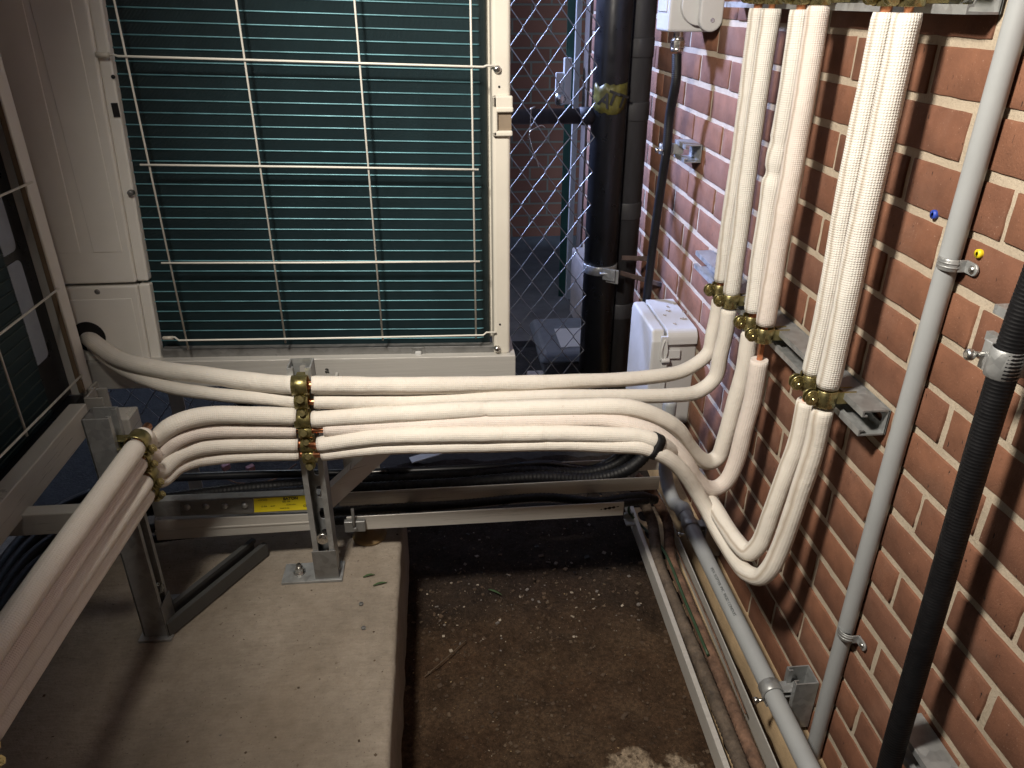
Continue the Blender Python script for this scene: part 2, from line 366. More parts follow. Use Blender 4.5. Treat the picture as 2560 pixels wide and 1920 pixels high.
# ------------------------------------------------------------------ brick walls
def brick_face(mb, xf, y0, y1, z0, z1, rows=None):
    r0 = -20
    for r in range(-20, 24):
        zc = H - .079 - .0679 * r
        if zc - .03 < z0 - .02 or zc + .03 > z1 + .02: continue
        off = .984 + .1015 * (r % 2)
        k0 = math.floor((y0 - off) / .203) - 1
        for k in range(k0, k0 + 60):
            a = off + .203 * k + .0050; b = a + .193
            if b < y0 or a > y1: continue
            a = max(a, y0); b = min(b, y1)
            if b - a < .02: continue
            ha = .0283 + random.uniform(-.0008, .0008); zz = zc + random.uniform(-.0012, .0012); xo = xf + random.uniform(-.0016, .0012); tone = random.random()
            a += random.uniform(-.0012, .0012); b += random.uniform(-.0012, .0012)
            ns, nh = 9, 4
            out = []
            for i in range(ns): out.append((a + (b - a) * i / ns, zz + ha))
            for i in range(nh): out.append((b, zz + ha - 2 * ha * i / nh))
            for i in range(ns): out.append((b - (b - a) * i / ns, zz - ha))
            for i in range(nh): out.append((a, zz - ha + 2 * ha * i / nh))
            cy, cz = (a + b) / 2, zz; L = []
            rings = []
            jit = [(random.uniform(-.0005, .0005), random.uniform(-.0006, .0006)) for _ in out]
            for (ins, dx) in ((0, .006), (.0004, .0000), (.0016, -.0008)):
                pts = []
                for (py, pz), (jy, jz) in zip(out, jit):
                    sy = (1 if py > cy else -1) * min(ins, abs(py - cy)); sz = (1 if pz > cz else -1) * min(ins, abs(pz - cz))
                    pts.append((xo + dx + .0003 * jy / .0013, py - sy + jy * (1 if ins < .003 else .5), pz - sz + jz * (1 if ins < .003 else .5)))
                rings.append(mb.add(pts))
            n = len(out)
            for q in range(2):
                for i in range(n): j = (i + 1) % n; mb.face((rings[q] + i, rings[q] + j, rings[q + 1] + j, rings[q + 1] + i), True, tone=tone)
            mb.face([rings[2] + i for i in range(n)], True, tone=tone)
WX = .63
wall = thing('brick_wall', (WX, 1.2, 0), 'long red brick wall with tan mortar carrying the white pipes', 'wall')
mb = MB(); brick_face(mb, WX, -1.5, 2.62, .05, 2.6); mb.build('bricks', M['brick'], wall)
mb = MB()
# mortar sheet, finely gridded so that its face is uneven
ny, nz = 300, 190
for j in range(nz + 1):
    for i in range(ny + 1):
        y = -1.5 + 4.12 * i / ny; z = .04 + 2.56 * j / nz
        mb.v.append(Vector((WX + .0016 + .0010 * noise.fractal(Vector((y * 40, z * 40, 0)), .7, 2, 4), y, z)))
for j in range(nz):
    for i in range(ny):
        a = j * (ny + 1) + i; mb.face((a, a + ny + 1, a + ny + 2, a + 1), True)
mb.box((WX + .02, -1.5, -.05), (WX + .2, 2.62, 2.6)); mb.build('mortar', M['mortar'], wall)
mb = MB(); N2 = 90
for i in range(N2 + 1):
    y = -1.0 + 3.6 * i / N2; e = .004 * noise.fractal(Vector((y * 18, 0, 9)), .8, 2, 4)
    for (x, z) in ((.585 + e, -.02), (.583 + e, .046), (.592 + e * .5, .056), (WX + .01, .060 + e * .3)): mb.v.append(Vector((x, y, z)))
for i in range(N2):
    for k in range(3): a = i * 4 + k; mb.face((a, a + 1, a + 5, a + 4), True)
mb.build('footing_ledge', M['tan'], wall)
# further wall, past the downpipe, on a pale footing
fw = thing('brick_wall', (.60, 2.9, 0), 'sunlit far brick wall on pale footing behind the chain link fence', 'wall')
mb = MB(); brick_face(mb, .598, 2.63, 3.12, .30, 2.6); mb.build('bricks', M['brick'], fw)
mb = MB(); mb.box((.601, 2.63, .28), (.80, 3.12, 2.6)); mb.build('mortar', M['mortar'], fw)
mb = MB(); mb.box((.555, 2.625, -.02), (.80, 3.125, .30)); mb.build('footing', M['concw'], fw, .008)
ew = thing('brick_wall', (0, 4.3, 0), 'dark brick wall closing the passage beyond the chain link fence', 'wall')
mb = MB(); mb.box((-.75, 4.3, 0), (1.6, 4.5, 2.6)); mb.build('brickwork', M['far'], ew)
# green door standing at the end of the passage
dr = thing('door', (.60, 3.2, 0), 'dark green door with pale edge and round knob in the passage', 'door')
mb = MB(); mb.hexa([(.530, 3.295, .012), (.562, 3.29, .012), (.690, 4.05, .012), (.655, 4.055, .012), (.530, 3.295, 2.2), (.562, 3.29, 2.2), (.690, 4.05, 2.2), (.655, 4.055, 2.2)]); mb.build('door_panel', M['doorg'], dr, .003)
mb = MB(); mb.box((.56, 3.255, .012), (.582, 3.285, 2.2)); mb.build('frame', M['white'], dr, .002)
mb = MB(); mb.box((.592, 3.14, .012), (.66, 3.24, 2.2)); mb.build('jamb', simple('brown_jamb', (.10, .075, .06), .7), dr, .003)
mb = MB(); p = at_y(1418, 200, 3.27); mb.box((p.x - .018, 3.235, p.z - .09), (p.x + .012, 3.27, p.z + .085)); mb.box((p.x - .05, 3.245, p.z - .05), (p.x - .017, 3.265, p.z + .03)); mb.build('latch', M['white'], dr, .004)
mb = MB(); p = at_y(1408, 247, 3.25); mb.tube([p + V(.03, 0, 0), p + V(.012, 0, 0), p + V(-.006, 0, 0), p + V(-.03, 0, 0), p + V(-.034, 0, 0)], lambda i, t, a: (.012, .014, .028, .024, .008)[i], 16); mb.build('knob', M['steel'], dr)
# unseen enclosure, added round the work area to keep the sky out
rf = thing('canopy', (-.5, .2, 2.6), 'unseen deck boards roofing the equipment bay against the sky', 'canopy')
mb = MB(); mb.box((-2.6, -2.2, 2.60), (.9, 1.75, 2.70)); mb.build('deck', M['roof'], rf)
for i in range(5): mb = MB(); mb.box((-2.5 + .8 * i, -2.15, 2.45), (-2.46 + .8 * i, 1.7, 2.60)); mb.build('joist', M['roof'], rf)
rf = thing('added_passage_roof', (.4, 3.4, 2.4), 'unseen low roof added to keep the passage behind the fence dark', 'canopy')  # added to hold sky light off the wall at the passage end
mb = MB(); mb.box((-.55, 2.75, 2.4), (1.6, 4.6, 2.5)); mb.build('deck', M['roof'], rf)
bw = thing('brick_wall', (-.8, -2.1, 0), 'brick wall behind the photographer added to close off the sky', 'wall')
mb = MB(); mb.box((-2.6, -2.2, -.02), (.9, -2.0, 2.6)); mb.build('brickwork', M['far'], bw)  # added out of view to block the low sky behind the camera
lw = thing('brick_wall', (-2.5, -.3, 0), 'unseen brick wall added behind the left outdoor unit against sky light', 'wall')
mb = MB(); mb.box((-2.6, -2.0, -.02), (-2.4, 7.5, 2.6)); mb.build('brickwork', M['side'], lw)  # added, and run on past the fence to stop sky light leaking in
# work lamp hanging from the canopy
lt = thing('work_lamp', LAMP + V(0, 0, .12), 'caged work lamp hanging from the canopy above the pipes', 'lamp')
ld = (LAMP_AIM - LAMP).normalized()
mb = MB(); mb.tube([LAMP - ld * .13, LAMP - ld * .11, LAMP - ld * .07, LAMP - ld * .045, LAMP + ld * .015], lambda i, t, a: (.02, .035, .04, .06, .085)[i], 24, caps=False); mb.tube([LAMP - ld * .125, LAMP - ld * .12], .03, 20); mb.build('shade', M['galv'], lt)
mb = MB(); mb.tube([LAMP - ld * .12, LAMP - ld * .12 + V(0, -.03, .12), V(LAMP.x, LAMP.y - .05, 2.62)], .006, 8); mb.build('cord', M['rubber'], lt)
sp = bpy.data.lights.new('lamp_light', 'SPOT'); sp.energy = LAMP_W; sp.color = (1, .92, .81); sp.shadow_soft_size = .085; sp.spot_size = R(110); sp.spot_blend = 1
spo = bpy.data.objects.new('lamp_light', sp); C.objects.link(spo); spo.parent = lt; spo.location = LAMP + ld * .02 - lt.location; spo.rotation_euler = (-ld).to_track_quat('Z', 'Y').to_euler()

# ================================================================== CHANNEL STRUTS
def slot_plate(mb, p0, d, w, nrm, length, hw, t, pitch=.05, sl=.028, sw=.0135, mi=0, dshape=False):
    """flat plate with oblong holes; p0 start centre, d direction, w across, nrm thickness direction"""
    nc = max(1, round(length / pitch)); pl = length / nc
    per = []
    def rect(i, a, b):
        q = i % 16; s = q // 4; f = (q % 4) / 4
        cs = [(-a, -b), (a, -b), (a, b), (-a, b)]; c0, c1 = cs[s], cs[(s + 1) % 4]
        return (c0[0] + (c1[0] - c0[0]) * f, c0[1] + (c1[1] - c0[1]) * f)
    def slot(i):
        q = i % 16; x, y = rect(q, 1, 1); an = math.atan2(y, x)
        r = sw / 2; hx = sl / 2 - r
        return (math.cos(an) * r + (hx if x > .01 else -hx if x < -.01 else 0), math.sin(an) * r)
    for c in range(nc):
        o = Vector(p0) + d * (pl * (c + .5))
        oa = mb.add([o + d * rect(i, pl / 2, hw)[0] + w * rect(i, pl / 2, hw)[1] for i in range(16)])
        ia = mb.add([o + d * slot(i)[0] + w * slot(i)[1] for i in range(16)])
        ob = mb.add([mb.v[oa + i] + nrm * t for i in range(16)]); ib = mb.add([mb.v[ia + i] + nrm * t for i in range(16)])
        for i in range(16):
            j = (i + 1) % 16
            mb.face((oa + i, oa + j, ia + j, ia + i), mi=mi); mb.face((ob + j, ob + i, ib + i, ib + j), mi=mi); mb.face((ia + i, ia + j, ib + j, ib + i), mi=mi)
def strut(mb, p0, p1, out, depth=.041, slots=True, hw=.0206):
    """C channel from p0 to p1 with its back on that line and its slot facing out"""
    p0, p1 = Vector(p0), Vector(p1); d = (p1 - p0).normalized(); o = Vector(out); o = (o - d * o.dot(d)).normalized(); w = d.cross(o); t = .0025; L = (p1 - p0).length
    if slots: slot_plate(mb, p0, d, w, o, L, hw, t)
    else: mb.prism([p0 + w * a + o * b for a, b in ((-hw, 0), (hw, 0), (hw, t), (-hw, t))], d * L)
    for s in (-1, 1):
        prof = [(hw, t), (hw, depth), (.0105, depth), (.0105, depth - .008), (.0105 + t, depth - .008), (.0105 + t, depth - t), (hw - t, depth - t), (hw - t, t)]
        pts = [p0 + w * (a * s) + o * b for a, b in prof]
        if s < 0: pts = pts[::-1]
        mb.prism(pts, d * L)
    return mb
STZ = H - .541
ms = thing('strut_channel', (WX, 1.3, STZ), 'middle galvanised strut channel on the wall under three pipe pairs', 'bracket')
mb = MB(); strut(mb, (WX - .003, .889, STZ), (WX - .003, 1.66, STZ), (-1, 0, 0)); mb.build('channel', M['galv'], ms)
for y in (.955, 1.09, 1.31, 1.56): mb = MB(); mb.cyl((WX - .006, y, STZ), (WX - .016, y, STZ), .009, 6); mb.cyl((WX - .004, y, STZ), (WX - .008, y, STZ), .0125, 16); mb.build('anchor_bolt', M['steel'], ms)
TSZ = H + .006
ts = thing('strut_channel', (WX, 1.3, TSZ), 'top galvanised strut channel holding the upright pipes at the frame edge', 'bracket')
mb = MB(); strut(mb, (WX - .003, .880, TSZ), (WX - .003, 1.66, TSZ), (-1, 0, 0)); mb.build('channel', M['galv'], ts)
for y in (.955 - .02, 1.09, 1.31, 1.56): mb = MB(); mb.cyl((WX - .006, y, TSZ), (WX - .016, y, TSZ), .009, 6); mb.cyl((WX - .004, y, TSZ), (WX - .008, y, TSZ), .0135, 16); mb.build('anchor_bolt', M['steel'], ts)
# post in the middle of the slab
def strut_post(p, top, out, label, plate_dir):
    t = thing('strut_post', (p[0], p[1], ZT), label, 'post')
    mb = MB(); o = Vector(out); b = V(p[0], p[1], 0) - o * .0205; strut(mb, V(b.x, b.y, ZT + .006), V(b.x, b.y, top), o); mb.build('channel', M['galv'], t)
    pd = Vector(plate_dir); q = V(p[0], p[1], ZT + .003); sd_ = V(-pd.y, pd.x, 0)
    mb = MB(); mb.obox(q + pd * .03, pd, sd_, (0, 0, 1), .06, .029, .003); mb.build('base_plate', M['galv'], t, .001)
    mb = MB(); c = q + pd * .058; mb.cyl(c + V(0, 0, .003), c + V(0, 0, .006), .012, 20); mb.cyl(c + V(0, 0, .006), c + V(0, 0, .016), .0085, 6, sm=False); mb.cyl(c + V(0, 0, .016), c + V(0, 0, .024), .005, 10); mb.build('anchor_bolt', M['steel'], t)
    # saddle foot welded round the channel
    mb = MB(); mb.box((p[0] - .0235, p[1] - .0235, ZT + .006), (p[0] + .0235, p[1] - .0212, ZT + .075)) if o.y < -.5 else mb.box((p[0] + .0212, p[1] - .0235, ZT + .006), (p[0] + .0235, p[1] + .0235, ZT + .075))
    s2 = V(.0235, 0, 0) if abs(o.y) > .5 else V(0, .0235, 0)
    mb.build('foot_bracket', M['galvd'], t, .0008)
    mb = MB(); c = V(p[0], p[1], ZT + .10) + o * .012; mb.cyl(c, c + o * .006, .012, 20); mb.cyl(c + o * .006, c + o * .012, .008, 6, sm=False); mb.build('bolt', M['steel'], t)
    return t
P1X, P1Y = -.256, 1.232
strut_post((P1X, P1Y), H - .572, (0, -1, 0), 'short strut post with six brass clamps in front of the main unit', (-1, 0, 0))
P2X, P2Y = -.548, 1.10
strut_post((P2X, P2Y), H - .585, (1, 0, 0), 'shadowed strut post where four pipes turn the corner', (0, 1, 0))
strut_post((P2X - .02, .60), H - .62, (1, 0, 0), 'near strut post at the left edge under the pipe run', (0, -1, 0))
# channel lying on the slab from the second post
a, b = at_z(404, 1575, ZT + .012), at_z(652, 1372, ZT + .012)
t = thing('strut_channel', a, 'loose strut channel lying slantwise on the dark slab', 'bracket')
mb = MB(); dd = (b - a).normalized(); strut(mb, a - V(0, 0, .008), b - V(0, 0, .008), (0, 0, 1), .030, slots=False); mb.build('channel', simple('shaded_galvanised', (.085, .085, .083), .5, metal=.3), t)  # galvanised channel; the shade it lies in is put into its colour

# ================================================================== INSULATED PIPES
K = 1.15732
WP = {1: 1.42, 2: 1.36, 3: 1.247, 4: 1.19, 5: 1.003, 6: .953}
RAD = {1: .0165, 2: .0125, 3: .0158, 4: .0128, 5: .0150, 6: .0118}
RADW = {1: .0148, 2: .0165, 3: .0172, 4: .0172, 5: .0160, 6: .0172}
MIDP = {
    1: [(900, 833, 1.225), (1200, 826, 1.29), (1400, 815, 1.36), (1480, 799, 1.39), (1530, 762, 1.41)],
    2: [(900, 867, 1.22), (1200, 857, 1.265), (1450, 854, 1.33), (1510, 845, 1.35), (1545, 815, 1.36)],
    3: [(1036.9, 885.6, 1.19), (1077.7, 885.6, 1.19), (1222.4, 881.1, 1.19), (1363.4, 881.8, 1.19), (1430.1, 906.4, 1.2), (1462.5, 928.1, 1.21), (1485.4, 961.6, 1.225), (1508.3, 987.6, 1.235), (1531.9, 998.2, 1.245), (1552.1, 986.4, 1.25), (1563.9, 955.9, 1.25)],
    4: [(881.0, 919.0, 1.185), (1036.9, 912.3, 1.18), (1185.3, 908.6, 1.18), (1296.6, 907.1, 1.18), (1374.9, 920.5, 1.17), (1420.6, 939.5, 1.17), (1458.7, 969.3, 1.17), (1482.4, 999.8, 1.17), (1501.4, 1031.0, 1.175), (1522.8, 1051.6, 1.18), (1545.6, 1054.6, 1.186), (1568.1, 1039.8, 1.19), (1588.3, 1001.7, 1.19)],
    5: [(814.2, 944.9, 1.17), (1036.9, 939.4, 1.16), (1222.4, 936.8, 1.157), (1315.2, 939.7, 1.15), (1382.5, 943.4, 1.145), (1413.0, 952.9, 1.142), (1443.5, 970.0, 1.16), (1470.2, 993.3, 1.2), (1494.9, 1023.4, 1.23), (1520.5, 1063.8, 1.205), (1545.3, 1099.6, 1.14), (1568.1, 1137.0, 1.085), (1591.0, 1170.5, 1.04), (1616.5, 1193.4, 1.013), (1637.1, 1178.9, 1.004), (1653.9, 1144.6, 1.003), (1667.6, 1104.6, 1.003)],
    6: [(814.2, 969.0, 1.17), (1036.9, 962.7, 1.16), (1222.4, 959.0, 1.155), (1315.2, 962.7, 1.145), (1382.5, 965.5, 1.135), (1405.4, 972.3, 1.135), (1432.1, 983.8, 1.135), (1458.7, 1002.8, 1.14), (1481.6, 1027.2, 1.145), (1502.6, 1058.8, 1.15), (1526.6, 1100.4, 1.14), (1548.7, 1141.5, 1.115), (1570.8, 1179.7, 1.08), (1592.9, 1214.0, 1.035), (1615.8, 1239.1, 0.99), (1642.4, 1246.0, 0.964), (1664.6, 1226.5, 0.954), (1683.6, 1188.4, 0.953), (1701.9, 1140.8, 0.953)]}
STARTP = {1: (672, 832, 1.2), 2: (678, 868, 1.195), 3: (674, 906, 1.19), 4: (700, 928, 1.185), 5: (688, 961, 1.18), 6: (696, 982, 1.18)}
CLZ = {1: 832, 2: 866, 3: 905, 4: 929, 5: 960, 6: 983}            # clamp rows on the middle post
CLX = {1: 651, 2: 655, 3: 656, 4: 664, 5: 668, 6: 672}
LEFTP = {
    1: [(640, 832, 1.2), (560, 826, 1.24), (450, 811, 1.30), (350, 798, 1.36), (260, 776, 1.42), (205, 741, 1.47), (175, 712, 1.55)],
    2: [(642, 866, 1.2), (560, 860, 1.23), (450, 850, 1.28), (350, 832, 1.35), (270, 800, 1.42), (215, 762, 1.47), (180, 725, 1.55)],
    3: [(640.6, 900.0, 1.19), (546.9, 897.3, 1.185), (468.8, 896.1, 1.18), (414.1, 903.9, 1.17), (371.1, 920.3, 1.155)],
    4: [(640.6, 930.1, 1.19), (546.9, 929.3, 1.185), (468.8, 930.1, 1.18), (421.9, 936.3, 1.17), (384.8, 950.8, 1.155)],
    5: [(644.5, 958.6, 1.19), (546.9, 958.6, 1.185), (468.8, 961.3, 1.18), (421.9, 968.4, 1.17), (384.8, 984.0, 1.155)],
    6: [(646.5, 980.9, 1.19), (546.9, 983.2, 1.185), (468.8, 989.1, 1.18), (421.9, 995.7, 1.17), (386.7, 1009.4, 1.155)]}
LEFTQ = {3: [(332.0, 950.8, -0.499), (308.6, 976.2, -0.502)], 4: [(345.7, 982.0, -0.494), (320.3, 1009.4, -0.5)], 5: [(349.6, 1015.2, -0.492), (324.2, 1046.5, -0.5)], 6: [(355.5, 1036.7, -0.492), (330.1, 1071.9, -0.5)]}
PX = -.502
LZ = {3: H - .640, 4: H - .671, 5: H - .706, 6: H - .732}
LEND = {1: None}
MZ = STZ + .012; TZ = TSZ
LOWZ = {1: .020, 2: .018, 3: .018, 4: .050, 5: .034, 6: .020}
UPZ = {1: .018, 2: .012, 3: .020, 4: .018, 5: .014, 6: .016}
NAME = {1: 'topmost', 2: 'second', 3: 'third', 4: 'fourth', 5: 'fifth', 6: 'lowest'}
WHERE = {1: 'topmost cream insulated pipe, turning up the wall as the far left riser', 2: 'second cream pipe down, thinner, rising beside the topmost pipe at the wall',
         3: 'third pipe down, thick, with a split seam and a shallow bend at the wall', 4: 'fourth pipe down, thin, with bare copper at the post and blush riser',
         5: 'fifth pipe down, torn on top, rising as left of the nearest riser pair', 6: 'lowest pipe in the stack, deepest bend, nearest riser at the wall'}
def insul(mb, pts, r0, r1=None, per=9, seed=0, pinch=(), seg=20, wob=1.0):
    P = spline(pts, per); n = len(P); r1 = r1 or r0
    Ls = [0]
    for i in range(1, n): Ls.append(Ls[-1] + (P[i] - P[i - 1]).length)
    # resample evenly
    tot = Ls[-1]; m = max(8, int(tot / .008)); Q = []; k = 0
    for q in range(m + 1):
        s = tot * q / m
        while k < n - 2 and Ls[k + 1] < s: k += 1
        f = (s - Ls[k]) / max(1e-9, Ls[k + 1] - Ls[k]); Q.append(P[k].lerp(P[k + 1], f))
    def rr(i, t, a):
        f = i / m; r = r0 + (r1 - r0) * f
        r *= 1 + wob * (.045 * noise.noise(Vector((t * 14, seed * 3.7, 0))) + .035 * noise.noise(Vector((t * 22, math.cos(a) * .9 + seed, math.sin(a) * .9))))
        for (pp, w, dpt) in pinch: r *= 1 - dpt * math.exp(-((t - pp * tot) / w) ** 2)
        if i in (0, m): r *= .93
        return r
    mb.tube(Q, rr, seg); return Q
QP = {}
for k in range(1, 7):
    m = {1: M['ins'], 2: M['ins'], 3: M['ins'], 4: M['ins2'], 5: M['ins'], 6: M['ins']}[k]; mu = {1: M['ins3'], 2: M['ins3'], 3: M['ins3'], 4: M['ins2'], 5: M['ins3'], 6: M['ins3']}[k]
    y = WP[k]; s = STARTP[k]
    p0 = at_y(s[0] * K, s[1] * K, s[2])
    t = thing('insulated_pipe', p0, WHERE[k], 'pipe', 'insulated refrigerant pipes')
    mid = [p0] + [at_y(a * K, b * K, c) for a, b, c in MIDP[k]]
    last = mid[-1]; top = MZ - LOWZ[k]
    nz_ = 3
    xs = .562
    for i in range(1, nz_ + 1): f = i / nz_; mid.append(V(last.x + (xs - last.x) * min(1, f * 1.5), last.y + (y - last.y) * min(1, f * 1.5), last.z + (top - last.z) * f))
    pinch = {3: ((.27, .006, .14),), 4: (), 1: ((.6, .03, .04),), 5: ((.30, .008, .06),)}.get(k, ())
    mb = MB(); QP[k] = insul(mb, mid, RAD[k], RADW[k] * .97, seed=k, pinch=pinch); mb.build('insulation', m, t)
    # riser to the top strut
    pts = [V(xs, y, MZ + UPZ[k])]
    for f in (.25, .5, .75): pts.append(V(xs + random.uniform(-.002, .002), y + random.uniform(-.0015, .0015), MZ + (TZ - MZ) * f))
    if k == 3: pts[2] = V(xs + .004, y + .010, MZ + (TZ - MZ) * .5); pts[1] = V(xs, y + .006, pts[1].z)
    pts.append(V(xs, y, TZ - .020 if k != 4 else TZ - .014))
    mb = MB(); insul(mb, pts, RADW[k], RADW[k], seed=k + 20, pinch=((.500, .007, .24), (.46, .022, -.14), (.56, .03, -.12), (.60, .006, .12)) if k == 3 else (), wob=.9); mb.build('insulation', mu, t)
    pts = [V(xs, y, TZ + .020), V(xs, y, TZ + .5), V(xs, y, 2.55)]
    mb = MB(); insul(mb, pts, RADW[k], RADW[k], seed=k + 40, wob=.6); mb.build('insulation', mu, t)
    # left of the middle post
    lp = [at_y(a * K, b * K, c) for a, b, c in LEFTP[k]]
    if k > 2: lp += [at_x(a * K, b * K, c) for a, b, c in LEFTQ[k]][:1] + [V(PX, P2Y + .018, LZ[k])]
    mb = MB(); insul(mb, lp, RAD[k] * 1.0, seed=k + 60); mb.build('insulation', m, t)
    if k > 2:
        yc = P2Y - .018
        xe = {3: -.511, 4: -.511, 5: -.522, 6: -.521}[k]; lp2 = [V(PX + .003, yc, LZ[k]), V(PX * .7 + xe * .3 + .001, .95, LZ[k] - .001), V(PX * .4 + xe * .6, .80, LZ[k] + .001), V(xe, .62, LZ[k])]
        mb = MB(); insul(mb, lp2, RAD[k] * 1.02, RAD[k] * 1.0, seed=k + 80, wob=.6); mb.build('insulation', m, t)
        mb = MB(); insul(mb, [V(xe, .585, LZ[k]), V(xe, .2, LZ[k]), V(xe, -.4, LZ[k])], RAD[k] * 1.0, seed=k + 90, wob=.6); mb.build('insulation', m, t)
    core = [mid[-1] - V(0, 0, .05), V(xs, y, MZ + .06)]
    runs = [core, [V(xs, y, TZ - .06), V(xs, y, TZ + .06)], spline([lp[1], lp[0], p0, mid[1]], 4)]
    if k > 2: runs += [[V(PX, yc - .05, LZ[k]), V(PX, P2Y + .05, LZ[k])], [V(xe, .66, LZ[k]), V(xe, .55, LZ[k])]]
    for rn in runs: mb = MB(); mb.tube(rn, .0075 if k % 2 else .0055, 10); mb.build('copper_tube', M['copper'], t)

# ------------------------------------------------------------------ pipe clamps
def make_clamp(loc, axis, out, r, label, group, reach, ear=None, er=.0125):
    """two half straps round the pipe, hooked into a strut, bolted together on the outside"""
    a, lo = Vector(axis), Vector(out); ls = a.cross(lo); o = Vector(ear).normalized() if ear else lo; s = a.cross(o); loc = Vector(loc)
    t = thing('pipe_clamp', loc, label, 'clamp', group); hw, th = .0135, .0022
    for sg in (-1, 1):
        mb = MB(); n = 14; inn, outr = [], []
        prof = []
        for i in range(n + 1):
            an = R(14 + 164 * i / n) * sg; prof.append((math.cos(an), math.sin(an)))
        pin = [loc + o * (c * r) + s * (q * r) for c, q in prof]; pout = [loc + o * (c * (r + th)) + s * (q * (r + th)) for c, q in prof]
        ring = pin + pout[::-1]; ring = [p - a * hw for p in ring]
        if sg > 0: ring = ring[::-1]
        mb.prism(ring, a * (2 * hw), sm=True)
        # leg down into the channel
        c = loc - lo * (r + reach / 2 - .002) + ls * (sg * (r * .30 + .003)); mb.obox(c, a, ls, lo, hw * .75, .0011, reach / 2)
        # ear: rounded plate standing out from the strap
        ec = loc + o * (r + .007) + s * (sg * .0042); pts = []
        for i in range(18): an = 2 * math.pi * i / 18; pts.append(ec + a * (math.cos(an) * er) + o * (math.sin(an) * er * .92) - s * .0011)
        if True: mb.prism(pts[::-1], s * .0022, sm=True)
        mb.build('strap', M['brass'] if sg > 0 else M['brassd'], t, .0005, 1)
    c = loc + o * (r + .008)
    mb = MB(); mb.cyl(c - s * .013, c + s * .014, .0032, 10); mb.cyl(c - s * .0125, c - s * .0072, .0072, 6, sm=False); mb.cyl(c + s * .0062, c + s * .0105, .0068, 6, sm=False); mb.cyl(c + s * .0052, c + s * .0062, .0085, 16); mb.build('bolt', M['brass'], t)
    return t
GC = 'yellow zinc clamps holding the insulated pipes'
proto = None
for k in range(1, 7):
    p = at_y(CLX[k] * K, CLZ[k] * K, 1.192); p = V(P1X + (p.x - P1X) * .6, 1.192, p.z)
    lab = 'brass clamp on the middle strut post gripping the %s pipe' % NAME[k]
    proto = make_clamp(p, (1, 0, 0), (0, -1, 0), .0155, lab, GC, .022, (0, -.35, -.94), .0100) if proto is None else copy_tree(proto, p, lab, .98 if k in (1, 3) else .86)
proto = proto2 = None
RN = {1: 'far left riser', 2: 'second riser from the left', 3: 'third riser from the left', 4: 'fourth riser from the left', 5: 'left pipe of the nearest riser pair', 6: 'right pipe of the nearest riser pair'}
for zz, nm in ((STZ, 'middle wall strut'), (TSZ, 'top wall strut')):
    for k in range(1, 7):
        p = V(.562, WP[k], zz + (.012 if zz == STZ else 0)); lab = 'brass clamp on the %s at the %s' % (nm, RN[k])
        proto2 = make_clamp(p, (0, 0, 1), (-1, 0, 0), .0150, lab, GC, .030) if proto2 is None else copy_tree(proto2, p, lab)
proto3 = None
for yy, nm in ((P2Y, 'shadowed corner post'), (.60, 'near post at the left edge')):
    for k in range(3, 7):
        p = V(PX if yy > .9 else {3: -.511, 4: -.511, 5: -.522, 6: -.521}[k], yy, LZ[k]); lab = 'brass clamp on the %s gripping the %s pipe' % (nm, NAME[k])
        proto3 = make_clamp(p, (0, 1, 0), (1, 0, 0), .0150, lab, GC, .024, (.55, 0, -.83), .0100) if proto3 is None else copy_tree(proto3, p, lab, .95 if k % 2 else .85)
# black tape holding the two lowest pipes
def px_of(p):
    d = p - V(0, 0, H); c = V(AX.x * d.x + AY.x * d.y + AZ.x * d.z, AX.y * d.x + AY.y * d.y + AZ.y * d.z, AX.z * d.x + AY.z * d.y + AZ.z * d.z); return CX + F * c.x / c.z
def near(k, px): return min(range(1, len(QP[k]) - 1), key=lambda i: abs(px_of(QP[k][i]) - px))
i5, i6 = near(5, 1638), near(6, 1629); c5, c6 = QP[5][i5], QP[6][i6]; ax = (QP[5][i5 + 1] - QP[5][i5 - 1]).normalized()
t = thing('tape_band', c5, 'black tape band wrapped round the two lowest pipes near the wall', 'tape'); mb = MB()
dv = (c6 - c5); dv = (dv - ax * dv.dot(ax)).normalized(); sv = ax.cross(dv); L5 = (c6 - c5).dot(dv); loop = []
for i in range(13): an = R(180 + 180 * i / 12); loop.append(c5 + dv * (math.sin(an) * .0166) + sv * (math.cos(an) * .0168))
for i in range(13): an = R(180 * i / 12); loop.append(c5 + dv * L5 + dv * (math.sin(an) * .0150) + sv * (math.cos(an) * .0160))
mb.prism([p - ax * .009 for p in loop], ax * .018, sm=True); mb.build('band', M['rubber'], t)

